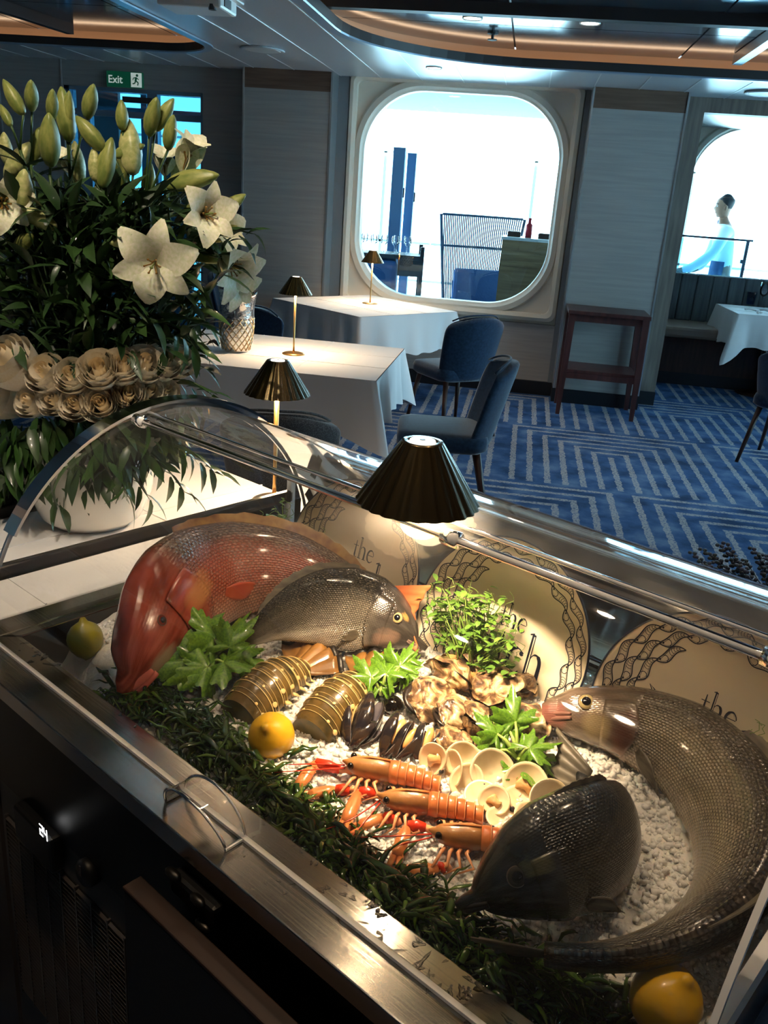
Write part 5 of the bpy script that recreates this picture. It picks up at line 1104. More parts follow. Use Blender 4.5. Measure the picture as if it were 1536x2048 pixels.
# langoustines ------------------------------------------------------------
M['lan'] = pm('langoustine_orange', srgb(216, 138, 80), .28, col2=srgb(200, 108, 60), scale=30, coat=.6, bump=.5, bscale=110); M['lan_head'] = pm('langoustine_carapace', srgb(200, 142, 82), .3, col2=srgb(150, 98, 54), scale=26, coat=.6, bump=.5, bscale=90); M['lan_red'] = pm('langoustine_red_joint', srgb(214, 56, 30), .25, coat=.6, bump=.4, bscale=160); M['lan_pale'] = pm('langoustine_leg', srgb(232, 160, 112), .3, coat=.5); M['lan_black'] = pm('langoustine_eye', srgb(16, 12, 10), .08, coat=.8)
def langoustine(head, tail, claws, ants, label, curl=.012):
    h, t = ON(*head, .022), ON(*tail, .016); T = unit(t-h); L = np.linalg.norm(t-h); Y = unit(np.cross([0, 0, 1], T)); Z = np.cross(T, Y); e = empty('langoustine', h, 0, label, 'langoustine', 'langoustines on the ice')
    def ring(x, w, hh, zc, n=18): return [T*x+Y*w*math.cos(f)+Z*(zc+hh*math.sin(f)*(1 if math.sin(f) > 0 else .75)) for f in [2*PI*j/n for j in range(n)]]
    cl = L*.46
    MB().rings([ring(x*cl, w, hh, z) for x, w, hh, z in ((-.12, .0015, .0015, .006), (.0, .005, .006, .004), (.12, .0115, .0125, .001), (.35, .0155, .0165, 0), (.7, .0172, .018, 0), (.95, .016, .017, 0), (1.0, .0145, .0155, 0))]).build('carapace', M['lan_head'], e, True)
    MB().tube([T*cl*.05+Z*.011, T*cl*.5+Z*.0185, T*cl*.98+Z*.0185], [.0008, .0014, .001], 6).build('ridge', M['lan'], e, True)
    for i in range(6):
        u0, u1 = i/6, (i+1)/6; x0 = lerp(cl*.98, L*.97, u0); x1 = lerp(cl*.98, L*.97, u1); w = lerp(.0165, .0115, u0); c = -curl*u0*u0
        sg = MB().rings([ring(x0, w*.96, w*.98, c), ring(lerp(x0, x1, .35), w*1.02, w*1.04, c), ring(lerp(x0, x1, .85), w*1.05, w*1.07, c-.0006), ring(x1+.0012, w*1.0, w*1.0, c-.001)], True).build('tail_segment', M['lan'], e, True)
        MB().tube([T*(x1+.0006)+Y*w*1.06*math.cos(f)+Z*(c+w*1.08*math.sin(f)) for f in [PI*j/12 for j in range(13)]], .0008, 5).build('seam', M['lan_pale'], sg, True)
    for k, an in enumerate((-.7, -.3, .1, .5)):
        d = unit(T*math.cos(an)+Y*math.sin(an)-Z*.35); b = T*L*.95-Z*curl; wv = np.cross(d, Z)
        o = MB().grid([[b+d*.03*u+wv*v*lerp(.003, .008, u) for v in (-1, -.5, 0, .5, 1)] for u in (0, .33, .66, 1)]).build('tail_blade', M['lan'], e, True); md = o.modifiers.new('t', 'SOLIDIFY'); md.thickness = .0014
    for sd in (-1, 1):
        MB().ell(T*cl*.1+Y*sd*.0115+Z*.0075, .0048, .0048, .0052, 12, 9).build('eye', M['lan_black'], e, True)
        for k in range(4):
            x = cl*(.25+.17*k); s0 = T*x+Y*sd*.011-Z*.009; o = MB().tube([s0, s0+Y*sd*.016+Z*.007-T*.004, s0+Y*sd*.03-Z*.002-T*(.012-.006*k), s0+Y*sd*.034-Z*.012-T*.02], [.003, .0026, .002, .0007], 6).build('leg', M['lan_pale'], e, True)
    for seg in claws:                    # [(pixel,height)...]: arm, red joint, claw
        P = [ON(x, y, z)-h for x, y, z in seg]
        cw = MB().tube([P[0], lerp(P[0], P[1], .5)+Z*.003, P[1]], [.004, .005, .0045], 8).build('claw_arm', M['lan_pale'], e, True)
        MB().tube([P[1], lerp(P[1], P[2], .5), P[2]], [.0055, .0088, .006], 10).build('red_joint', M['lan_red'], cw, True)
        d = (P[3]-P[2])*1.25; u = unit(d); sv = unit(np.cross(u, [0, 0, 1])); ln = np.linalg.norm(d)
        MB().tube([P[2], P[2]+d*.2, P[2]+d*.45, P[2]+d*.6], [.0045, .009, .0095, .0075], 10, .75).build('claw_palm', M['lan'], cw, True)
        for s_, k in ((1, 1), (-1, .92)): MB().tube([P[2]+d*.52+sv*s_*.0035, P[2]+d*.78+sv*s_*.0055, P[2]+d*k+sv*s_*.001], [.005, .004, .001], 8, .8).build('pincer', M['lan'], cw, True)
        for q in range(7): 
            for s_ in (-1, 1): c_ = P[2]+d*(.1+q*.1)+sv*s_*(.0088 if q < 5 else .007); MB().tube([c_-sv*s_*.002, c_+sv*s_*.0016+u*.001], [.0013, .0002], 5).build('spine', M['lan_pale'], cw)
    for ap in ants: MB().tube(spline([ON(x, y, z)-h for x, y, z in ap], 12), [lerp(.0013, .0004, i/11) for i in range(12)], 5).build('antenna', M['lan_red'], e, True)
langoustine((695, 1530), (885, 1562), [[(705, 1545, .012), (680, 1540, .012), (632, 1524, .014), (583, 1592, .008)], [(712, 1580, .008), (700, 1582, .01), (672, 1578, .01), (600, 1594, .006)]], [[(690, 1530, .02), (620, 1528, .022), (560, 1530, .02)], [(690, 1536, .02), (620, 1540, .02), (548, 1545, .015)]], 'orange langoustine farthest back, below the mussels')
langoustine((765, 1598), (972, 1622), [[(772, 1605, .01), (752, 1588, .012), (718, 1582, .012), (682, 1668, .008)], [(800, 1650, .008), (790, 1640, .01), (768, 1632, .01), (700, 1662, .006)]], [[(760, 1600, .02), (700, 1640, .02), (640, 1662, .02)], [(760, 1606, .02), (715, 1660, .012), (690, 1690, .008)]], 'orange langoustine in the middle of the three')
langoustine((868, 1668), (1078, 1690), [[(872, 1672, .01), (852, 1655, .012), (815, 1650, .012), (786, 1736, .008)], [(900, 1740, .008), (888, 1732, .01), (878, 1738, .01), (800, 1742, .006)]], [[(865, 1668, .02), (790, 1672, .025), (712, 1675, .02)], [(865, 1674, .02), (800, 1690, .015), (770, 1700, .01)]], 'orange langoustine nearest us, beside the dark bream')
# mussels -----------------------------------------------------------------
M['mus'] = pm('mussel_black', srgb(22, 22, 30), .16, col2=srgb(56, 44, 36), scale=20, stretch=(1, 6, 1), coat=.6); M['mus_in'] = pm('mussel_inside', srgb(150, 140, 140), .2, col2=srgb(80, 78, 90), scale=20, coat=.4); M['mus_meat'] = pm('mussel_meat', srgb(232, 150, 56), .3, col2=srgb(214, 176, 120), scale=30, coat=.5, sss=.1)
def shell_half(L, Wd, H, flip=1, n=14, k=16, teard=True):
    rows = []
    for i in range(n+1):
        u = i/n; w = Wd*(math.sin(PI*min(1, u*.92+.04))**.75)*(.55+.45*u if teard else 1)
        h = H*math.sin(PI*min(1, .06+.9*u))**.7
        rows.append([(L*u, w*math.cos(PI*j/k), flip*h*math.sin(PI*j/k)) for j in range(k+1)])
    return MB().grid(rows)
def orient(p, axis, up): x = unit(axis); z = unit(np.array(up)-x*np.dot(up, x)); return frame(x, np.cross(z, x), z, p)
def mussel(base, tip, open_, label, roll=0, meat=True, H=.013):
    b, t = ON(*base), ON(*tip) ; ax = t-b; L = np.linalg.norm(ax); e = empty('mussel', b, 0, label, 'mussel', 'open mussels'); x = unit(ax); tocam = unit(C0-b); s = unit(np.cross(x, tocam)); n0 = unit(np.cross(s, x)); n0 = n0*math.cos(roll)+s*math.sin(roll)
    for sg in (1, -1):
        a = sg*open_/2; up = n0*math.sin(0)+0; sd = unit(np.cross(n0, x))
        # halves hinge at the pointed end and open sideways to the camera
        dirx = unit(x*math.cos(a)+sd*math.sin(a)); nz = unit(np.cross(dirx, n0))*-sg
        Mx = orient((0, 0, 0), dirx, nz*-1 if False else nz)
        o = shell_half(L, L*.26, H*1.1).xf(Mx).build('shell_half', M['mus'], e, True); md = o.modifiers.new('t', 'SOLIDIFY'); md.thickness = .0012
        shell_half(L*.95, L*.235, H*.9).xf(orient(dirx*L*.025-nz*.0008, dirx, nz)).build('inner_shell', M['mus_in'], o, True)
    if meat: MB().ell((0, 0, 0), L*.3, L*.11, L*.1, 14, 10, frame(x, np.cross(n0, x), n0)[:3, :3]).xf(frame((1, 0, 0), (0, 1, 0), (0, 0, 1), x*L*.62+n0*L*.03)).build('meat', M['mus_meat'], e, True)
def ONZ(x, y, z): return ON(x, y, z)
mussel((700, 1490, .004), (722, 1402, .03), .5, 'open mussel with orange meat nearest the lobster tail')
mussel((712, 1498, .004), (752, 1392, .035), .25, 'upright mussel shell with its long dark back behind the first', .6, False)
mussel((765, 1515, .004), (812, 1432, .03), .35, 'open mussel leaning in the middle of the mussel group', .2)
mussel((790, 1520, .002), (838, 1452, .028), .4, 'open mussel with cream lip right of the middle', -.2)
mussel((835, 1525, .002), (868, 1450, .026), .45, 'open mussel with orange meat nearest the clams')
mussel((702, 1500, .002), (758, 1452, .02), .3, 'mussel lying low in front of the others', .5, False)
# oysters -----------------------------------------------------------------
def oyster_mat():
    m, nt, b = newmat('oyster_shell'); N = nt.nodes.new; L = nt.links.new; tc = N('ShaderNodeTexCoord')
    n = N('ShaderNodeTexNoise'); n.inputs['Scale'].default_value = 42; n.inputs['Detail'].default_value = 8; n.inputs['Distortion'].default_value = 1.2; L(tc.outputs['Object'], n.inputs[0])
    c = ramp_n(nt, n.outputs['Fac'], [(.32, srgb(52, 40, 34)), (.45, srgb(128, 96, 70)), (.53, srgb(196, 164, 118)), (.66, srgb(236, 218, 180))]); L(c, b.inputs['Base Color']); b.inputs['Roughness'].default_value = .3; b.inputs['Coat Weight'].default_value = .5
    bp = N('ShaderNodeBump'); bp.inputs['Strength'].default_value = 1; bp.inputs['Distance'].default_value = .006; L(n.outputs['Fac'], bp.inputs['Height']); L(bp.outputs[0], b.inputs['Normal']); return m
M['oyster'] = oyster_mat(); M['oyster_in'] = pm('oyster_gap', srgb(40, 32, 28), .3)
def oyster(x, y, off, L, Wd, H, an, tl, seed, label):
    p = ON(x, y, off); e = empty('oyster', p, 0, label, 'oyster', 'closed oysters piled on the ice'); Rm = np.array(Matrix.Rotation(an, 3, 'Z') @ Matrix.Rotation(tl[0], 3, 'X') @ Matrix.Rotation(tl[1], 3, 'Y'))
    for sg, nm in ((1, 'upper_shell'), (-1, 'lower_shell')):
        n, k = 18, 28; rows = []
        for i in range(n+1):
            u = i/n; row = []
            for j in range(k):
                t = 2*PI*j/k; r = u*(1+.16*mnoise.noise((math.cos(t)*1.5+seed, math.sin(t)*1.5, sg)))
                lay = .0026*math.sin(u*26+4*mnoise.noise((math.cos(t)*2, math.sin(t)*2, seed)))*u
                q = np.array([L*r*math.cos(t)*(1+.25*math.cos(t)), Wd*r*math.sin(t), sg*(H*(1-u**2.2)+.0015)+lay*sg]); q += .0095*np.array(mnoise.noise_vector(Vector(q)*38+Vector((seed, 0, 0))))*(.4+u); row.append(Rm @ q)
            rows.append(row)
        MB().rings(rows, True, True, False).build(nm, M['oyster'], e, True)
    MB().ell((0, 0, 0), L*.93, Wd*.9, .003, 20, 6, Rm).build('shell_gap', M['oyster_in'], e, True)
OY = [(855, 1400, .02, .045, .034, .017, .4, (.5, .2), 'the large rounded one nearest the mussels'), (905, 1352, .035, .042, .03, .014, 2.2, (.9, .3), 'standing at the back with a dark gap'), (945, 1330, .03, .032, .026, .014, .9, (.3, .5), 'small one at the very back under the pea shoots'), (985, 1372, .028, .042, .03, .015, -.4, (.4, -.3), 'pale crusted one on the right'), (1040, 1372, .02, .02, .016, .012, .3, (.2, .2), 'tiny one at the far right end'), (905, 1432, .018, .042, .032, .016, 1.2, (.3, .1), 'frilled one at the front of the pile'), (948, 1440, .018, .048, .024, .016, 1.9, (.1, .5), 'long upright one beside the celery'), (1050, 1440, .012, .036, .026, .014, -.6, (.3, .2), 'brown one half behind the celery leaf'), (890, 1488, .006, .034, .024, .012, .8, (.1, .2), 'low one at the front edge above the clams'), (925, 1490, .006, .024, .02, .01, .1, (.2, .1), 'small low one just above the clam shells')]
for i, q in enumerate(OY): oyster(q[0], q[1], q[2], q[3], q[4]*1.08, q[5]*1.55, q[6], q[7], i*3.7, 'rough brown and cream oyster, '+q[8])
p = ON(787, 1412, .008); MB().lathe([(.0001, -.012), (.01, -.008), (.016, 0), (.014, .008), (.008, .013), (.0001, .015)], 20, cap0=False, cap1=False).lathe([(.005, .0135), (.006, .0155), (.004, .0155)], 12, cap0=False, cap1=False).build('sea_snail', M['lan_black'], None, True, loc=p, rot=(.5, -.3, 0), label='small round black sea snail between mussels and oysters', cat='snail')
# clams -------------------------------------------------------------------
M['clam'] = pm('clam_outside', srgb(236, 220, 186), .35, col2=srgb(220, 198, 156), scale=30, coat=.3); M['clam_in'] = pm('clam_inside', srgb(252, 250, 246), .25, coat=.5); M['clam_meat'] = pm('clam_meat', srgb(226, 186, 130), .35, col2=srgb(206, 158, 100), scale=60, bump=.6, bscale=120, coat=.5); M['clam_dark'] = pm('clam_dark_stain', srgb(46, 44, 52), .4)
def clam(x, y, off, r, nrm, meat, label, both=False, spin=0):
    p = ON(x, y, off); e = empty('clam', p, 0, label, 'clam', 'open clams'); n = unit(nrm); t = unit(np.cross(n, [.31, .2, 1.0])); t = t*math.cos(spin)+np.cross(n, t)*math.sin(spin); F = frame(t, np.cross(n, t), n)
    def bowl(R, D, z):
        rows = []
        for i in range(9):
            u = i/8; rows.append([(R*u*math.cos(a)*(1.12 if True else 1), R*u*math.sin(a)*(1+.0*a)*(1-.12*math.sin(a)), z+D*(u*u-1)+.0004*math.sin(14*u*3)) for a in [2*PI*j/28 for j in range(28)]])
        return MB().rings(rows, True, True, False)
    o = bowl(r, r*.42, 0).xf(F).build('shell_half', M['clam'], e, True); md = o.modifiers.new('t', 'SOLIDIFY'); md.thickness = .0018; md.offset = -1
    bowl(r*.97, r*.38, 0).xf(F).build('inner_shell', M['clam_in'], o, True)
    MB().lathe([(r*.16, -.001), (r*.1, .0035), (.0001, .005)], 10).xf(F @ frame((1, 0, 0), (0, 1, 0), (0, 0, 1), (0, r*.86, -.002))).build('hinge', M['clam_dark'], e, True)
    if meat:
        mb = MB()
        rs = []
        for i in range(10):
            u = i/9; c = np.array([r*.62*(u-.5)*2*.8, r*.12*math.sin(u*7), -r*.12]); w = r*.34*math.sin(PI*(.08+.84*u))**.6; rs.append([c+np.array([0, w*math.cos(a)*(1+.2*math.sin(3*a+u*9)), w*.7*math.sin(a)*(1+.2*math.sin(5*a+u*5))]) for a in [2*PI*j/14 for j in range(14)]])
        mb.rings(rs).xf(F).build('meat', M['clam_meat'], e, True)
    if both:
        F2 = F @ np.array(Matrix.Translation((0, r*.95, 0)) @ Matrix.Rotation(-2.2, 4, 'X') @ Matrix.Translation((0, -r*.95, 0)))
        o2 = bowl(r, r*.42, 0).xf(F2).build('shell_half', M['clam'], e, True); md = o2.modifiers.new('t', 'SOLIDIFY'); md.thickness = .0018; md.offset = -1
tc_ = unit(C0-ON(980, 1560)); cv = lambda s, u: tc_+CR*s+_z*u
for q in ((866, 1520, .016, .019, cv(-.5, -.2), 1, 'with meat, nearest the mussels', 0, 1.2), (902, 1538, .014, .021, cv(-1.6, .1), 0, 'seen edge-on, second from the left', 0, 0), (926, 1522, .016, .021, cv(.1, -.1), 0, 'empty white cup at the back left', 0, .5), (986, 1545, .014, .0255, cv(.3, .1), 0, 'largest empty white cup in the middle', 0, .4), (938, 1566, .01, .021, cv(0, .2), 0, 'empty cup in front of the largest one', 0, 2), (988, 1602, .01, .017, cv(-.2, .4), 1, 'small, with pale meat, beside the middle langoustine', 0, .2), (1052, 1570, .012, .024, cv(-.1, .2), 1, 'with plump curled meat under the celery', 0, .3), (1103, 1606, .012, .0245, cv(.35, .15), 0, 'empty white cup farthest right', 0, 1.5), (1046, 1600, .008, .021, cv(.1, 3.5), 0, 'lying flat like a saucer in the middle', 0, 0), (1006, 1640, .006, .019, cv(0, 4), 0, 'lying flat beside the nearest langoustine', 0, 0), (1066, 1636, .006, .02, cv(.4, 1.6), 1, 'with meat, closest to the dark bream', 0, .8), (962, 1588, .006, .018, cv(-.3, 2), 0, 'half hidden between two cups', 0, .9)):
    clam(q[0], q[1], q[2]+.003, q[3]*1.16, q[4], q[5], 'open clam shell, '+q[6], q[7], q[8])
# ================================================================ FLOWERS AND GREENS
V0 = AZ(185, 1040, ZT); FH = _fh; D0 = float(np.dot(V0, FH)); RH = _rh
def FP(x, y, dd=0.0): d = ray(x, y); return C0+d*((D0+dd)/np.dot(d, FH))
M['vase'] = pm('white_glazed_vase', srgb(232, 228, 220), .2, coat=.5)
vs = empty('flower_vase', (V0[0], V0[1], ZT+.001), 0, 'rounded white vase holding lilies and roses on the side counter', 'vase')
MB().lathe([(.09, 0), (.115, .02), (.14, .08), (.148, .14), (.142, .19), (.135, .205), (.128, .2), (.138, .14), (.13, .08), (.08, .015)], 40).build('pot', M['vase'], vs, True)
MB().lathe([(.128, .17), (.05, .19)], 24).build('foam', M['weed'], vs, True)
M['bud'] = pm('lily_bud_green', srgb(150, 152, 84), .4, col2=srgb(108, 122, 60), scale=12, stretch=(1, 1, .3)); M['bud_pale'] = pm('lily_bud_pale', srgb(196, 192, 132), .4, col2=srgb(150, 156, 92), scale=10); M['petal'] = pm('lily_petal_white', srgb(236, 232, 212), .45, col2=srgb(214, 216, 176), scale=14, stretch=(1, 1, 1), sss=.15); M['stem'] = pm('flower_stem', srgb(52, 76, 34), .45); M['leaf_dark'] = pm('lily_leaf', srgb(30, 52, 26), .4, col2=srgb(48, 74, 34), scale=10, coat=.2); M['leaf_mid'] = pm('ruscus_leaf', srgb(58, 92, 40), .35, col2=srgb(36, 64, 28), scale=8, coat=.2); M['stamen'] = pm('lily_stamen', srgb(140, 104, 40), .6); M['rose'] = pm('cream_rose', srgb(246, 238, 220), .55, col2=srgb(240, 228, 206), scale=20); M['rose_in'] = pm('rose_heart', srgb(244, 226, 192), .55)
def leaf_mb(L=1, W=.16, curve=.25, n=6, fold=.3):
    rows = []
    for i in range(n+1): u = i/n; w = W*math.sin(PI*min(1, .06+.94*u))**.8*(1-u*.2) if u < 1 else 0; rows.append([(v*w, u*L, curve*L*(-u*u)+abs(v)*w*fold) for v in (-1, 0, 1)])
    return MB().grid(rows)
LEAF = leaf_mb().mesh('leaf', M['leaf_dark'], True); LEAF2 = leaf_mb(1, .2, .5).mesh('leaf', M['leaf_mid'], True)
def rotm(y, up, o, s=1.0):
    y = unit(y); x = unit(np.cross(y, up)); z = np.cross(x, y); Mx = frame(x*s, y*s, z*s, o); return Matrix(Mx.tolist())
def bud_mesh():
    rs = []
    for r, z in ((.03, 0), (.08, .05), (.125, .18), (.15, .38), (.142, .57), (.108, .76), (.062, .91), (.016, 1.0)): rs.append([(r*(1+.1*math.cos(3*t))*math.cos(t), r*(1+.1*math.cos(3*t))*math.sin(t), z) for t in [2*PI*j/24 for j in range(24)]])
    return MB().rings(rs)
BUD = bud_mesh().mesh('bud', M['bud'], True); BUDP = bud_mesh().mesh('bud', M['bud_pale'], True)
def petal_mesh(L=1, W=.2, curl=.5, n=9):
    rows = []
    for i in range(n+1):
        u = i/n; w = W*math.sin(PI*(.07+.91*u))**.7; z = .42*math.sin(u*PI*.5)-curl*u**3
        rows.append([(v*w, u*L*.95, z*L+.12*w*(1-v*v)*(-1)+.05*W*math.sin(v*4+u*7)*u) for v in (-1, -.6, -.25, 0, .25, .6, 1)])
    return MB().grid(rows)
PET = petal_mesh(1, .33, .6).mesh('petal', M['petal'], True); PET2 = petal_mesh(1, .24, .48).mesh('petal', M['petal'], True)
def add_bud(par, org, base, tip, wide=1.0, pale=False):
    d = tip-base; L = np.linalg.norm(d); Z = unit(d); X = unit(np.cross(Z, FH)); s = L*1.12*wide
    o = put('bud', BUDP if pale else BUD, par); o.matrix_local = Matrix(frame(X*s*1.15, np.cross(Z, X)*s*1.15, Z*L, base-org).tolist()); return o
def add_flower(par, org, c, nrm, R, openness=1.0, n=6):
    nrm = unit(nrm); t = unit(np.cross(nrm, _z)); b = np.cross(nrm, t); f = empty('flower', c-org, 0, parent=par)
    for k in range(n):
        an = 2*PI*k/n+.3; d = t*math.cos(an)+b*math.sin(an); y = unit(d*openness+nrm*(1-openness)); x = unit(np.cross(y, nrm)); z = np.cross(x, y)
        o = put('petal', PET if k % 2 else PET2, f); o.matrix_local = Matrix(frame(x*R*1.1, y*R, z*R*.8, nrm*(.004*(k % 2))).tolist())
    for k in range(6):
        an = 2*PI*k/6; d = t*math.cos(an)+b*math.sin(an); MB().tube([(0, 0, 0), tuple(nrm*R*.35+d*R*.06), tuple(nrm*R*.5+d*R*.16)], .0014, 5).ell(nrm*R*.5+d*R*.16, .0022, .0045, .0022, 6, 5).build('stamen', M['stamen'], f)
    MB().tube([(0, 0, 0), tuple(nrm*R*.6)], [.002, .0016], 6).ell(nrm*R*.6, .004, .004, .003, 8, 5).build('pistil', M['bud'], f, True)
rnd = random.Random(5)
# each stem: node pixel, depth, buds (tip, base, width, pale), flowers (centre, facing, radius px, openness)
TOC = -FH
STEMS = [
 ((40, 300), .02, [((2, 212), (22, 252), .95, 0), ((10, 165), (47, 230), 1, 0)], [], 'leaning far left with two slim green buds'),
 ((62, 330), .08, [((62, 166), (64, 222), 1, 0), ((55, 292), (14, 362), 1.05, 1)], [], 'at the left with one high upright bud'),
 ((100, 350), -.02, [((105, 184), (104, 240), .95, 0), ((98, 236), (102, 334), 1, 0)], [], 'with two upright buds one above the other, left of centre'),
 ((140, 360), .05, [((124, 183), (140, 284), .95, 0), ((138, 190), (134, 272), .8, 0), ((186, 175), (174, 238), 1, 0)], [], 'with the twin long buds and a slim one beside them'),
 ((215, 420), -.05, [((157, 238), (208, 300), 1.1, 0), ((188, 300), (192, 364), 1, 1), ((222, 284), (204, 376), .95, 0)], [], 'in the centre with three crowded fat buds'),
 ((262, 400), .06, [((243, 205), (246, 262), 1.15, 0), ((258, 248), (266, 350), 1.1, 1), ((284, 292), (228, 312), 1, 0)], [], 'with a broad blunt bud below the Exit sign'),
 ((290, 420), 0, [((312, 202), (298, 272), .95, 0), ((344, 203), (310, 262), 1, 0), ((346, 236), (336, 300), 1, 0)], [((365, 345), RH*.35+_z*.8+TOC*.2, 78, .28)], 'with a fan of three buds and a half-open white bloom'),
 ((340, 470), -.06, [((428, 352), (334, 372), .85, 0), ((412, 394), (368, 438), 1, 0)], [((400, 430), RH*.5+TOC*.6+_z*.1, 74, .55)], 'with a long bud pointing right over a pale bloom'),
 ((380, 500), .04, [((486, 393), (432, 434), 1, 0), ((447, 520), (388, 512), 1, 0)], [((440, 515), RH*.75+TOC*.4-_z*.4, 92, .5)], 'at the far right with a drooping white bloom'),
 ((270, 560), -.12, [((226, 486), (290, 474), 1.1, 1)], [((312, 520), TOC*.95+RH*.1-_z*.18, 84, .8)], 'with the large open white bloom facing us'),
 ((60, 520), -.08, [((33, 412), (114, 456), .95, 1), ((62, 472), (32, 500), 1.2, 0), ((48, 348), (42, 440), 1.05, 1)], [((2, 405), TOC*.6+RH*.4, 64, .6)], 'at the left edge with a pale bud pointing right'),
 ((170, 420), .16, [((150, 290), (160, 370), 1, 1), ((252, 300), (238, 380), 1, 0)], [((140, 345), RH*-.2+_z*.7+TOC*.4, 52, .35)], 'behind the others with a cream bloom half hidden in the centre'),
 ((330, 420), .14, [((372, 300), (350, 372), 1, 1), ((300, 330), (296, 400), 1, 0)], [((330, 350), RH*.1+_z*.7+TOC*.4, 60, .3)], 'behind the fan of three buds with a cup-shaped bloom'),
 ((410, 520), .1, [((470, 455), (428, 480), 1, 1)], [((425, 470), RH*.6+_z*.3+TOC*.4, 74, .5), ((455, 555), RH*.6-_z*.3+TOC*.4, 70, .5)], 'behind the far right one with two pale blooms'),
 ((20, 400), .12, [((8, 270), (16, 330), 1.1, 1), ((78, 262), (66, 330), 1, 0)], [], 'behind the left edge with a cream-tipped bud'),
]
for (node, dd, buds, fls, lab) in STEMS:
    b0 = np.array([V0[0], V0[1], ZT+.18])+RH*rnd.uniform(-.07, .07)+FH*rnd.uniform(-.05, .05); n0 = FP(*node, dd); e = empty('lily_stem', b0, 0, 'white lily stem '+lab, 'lily', 'lilies in the vase')
    mid = lerp(b0, n0, .5)+RH*rnd.uniform(-.02, .02); path = spline([b0, mid, n0], 14); MB().tube([p-b0 for p in path], [lerp(.005, .0035, i/13) for i in range(14)], 8).build('stem', M['stem'], e, True)
    for (tip, base, w, pale) in buds:
        bp = FP(*base, dd-.01); tp = FP(*tip, dd-.02+rnd.uniform(-.03, .03)); tp = bp+(tp-bp)*1.1; MB().tube([n0-b0, lerp(n0, bp, .6)+_z*.004-b0, bp-b0], [.0028, .0022, .0028], 6).build('bud_stalk', M['stem'], e, True); add_bud(e, b0, bp, tp, w, pale)
    for (c, nr, rp, op) in fls:
        cp = FP(*c, dd-.03); MB().tube([n0-b0, lerp(n0, cp, .5)-b0, cp-b0], .003, 6).build('flower_stalk', M['stem'], e, True); add_flower(e, b0, cp, nr, rp*D0/F_PX, op)
    for k in range(10):
        u = rnd.uniform(.35, 1); p = path[int(u*13)]; an = rnd.uniform(0, 2*PI); d = np.array([math.cos(an), math.sin(an), rnd.uniform(.1, .8)]); o = put('leaf', LEAF, e); o.matrix_local = rotm(d, _z, p-b0, rnd.uniform(.06, .11))
# loose greenery that fills the arrangement
mb = MB(); mb2 = MB(); rnd = random.Random(9)
def leafgeo(mbx, p, d, s, W=.17, curve=.3):
    y = unit(d); x = unit(np.cross(y, _z+np.array([rnd.gauss(0, .4), rnd.gauss(0, .4), 0]))); z = np.cross(x, y); l = leaf_mb(1, W, curve, 4); l.xf(frame(x*s, y*s, z*s, p)); mbx.add(l.v, l.f)
for i in range(2600):
    x = rnd.gauss(185, 125); y = rnd.uniform(400, 740); w = 285 if y > 480 else 235
    if abs(x-175) > w or x > (400 if y > 555 else 460): continue
    dd = rnd.uniform(-.13, .24); p = FP(x, y, dd); d = (p-(V0+_z*.35))*np.array([1, 1, .4])+np.array([rnd.gauss(0, .15), rnd.gauss(0, .15), rnd.gauss(.05, .2)])
    leafgeo(mb, p, d, rnd.uniform(.035, .085), rnd.choice((.1, .16, .2)), rnd.uniform(.1, .6))
for i in range(60):
    x = rnd.gauss(185, 110); q = FP(x, rnd.uniform(380, 560), rnd.uniform(-.1, .2)); b0 = V0+_z*.16+RH*rnd.uniform(-.08, .08); mb.tube([b0, lerp(b0, q, .5)+RH*rnd.uniform(-.03, .03), q], [.003, .0025, .0015], 5)
for (bx, by, tx, ty, n, dd) in ((300, 700, 405, 610, 10, -.05), (330, 760, 425, 790, 9, -.06), (200, 880, 300, 1000, 9, -.1), (270, 880, 370, 985, 10, -.08), (330, 880, 430, 945, 10, -.05), (120, 880, 120, 1010, 8, -.12), (60, 870, 40, 960, 8, -.05), (320, 640, 395, 700, 8, -.08), (400, 480, 508, 468, 7, 0), (230, 880, 250, 985, 8, -.14), (350, 560, 400, 640, 8, .02)):
    b0, t0 = FP(bx, by, dd), FP(tx, ty, dd-.02); d = t0-b0; pts = spline([b0, lerp(b0, t0, .5)+_z*.015, t0], 8); mb2.tube(pts, [.0016]*7+[.0006], 5)
    for k in range(n):
        u = (k+1)/n; p = lerp(b0, t0, u); sd = (1 if k % 2 else -1); leafgeo(mb2, p, unit(d)+sd*.7*unit(np.cross(d, FH))-_z*.15, rnd.uniform(.045, .075), .17, .5)
for i in range(620):
    x = rnd.gauss(140, 120); y = rnd.uniform(835, 960)
    if abs(x-130) > 235-(y-845)*1.0: continue
    p = FP(x, y, rnd.uniform(-.16, -.02)); leafgeo(mb2 if rnd.random() < .5 else mb, p, np.array([rnd.gauss(0, .5), rnd.gauss(0, .5), -.6]), rnd.uniform(.04, .09), .17, .4)
for i in range(520):
    x = rnd.gauss(270, 60); y = rnd.uniform(790, 900)
    if x > 385-(y-790)*.3: continue
    p = FP(x, y, rnd.uniform(-.02, .16)); leafgeo(mb if rnd.random() < .6 else mb2, p, np.array([rnd.gauss(.2, .5), rnd.gauss(0, .5), -.4]), rnd.uniform(.04, .09), .17, .4)
fo = mb.build('filler_foliage', M['leaf_dark'], None, True, label='dense dark green foliage filling the flower arrangement', cat='foliage', kind='stuff')
o = mb2.build('drooping_sprigs', M['leaf_mid'], fo, True); o['kind'] = 'stuff'
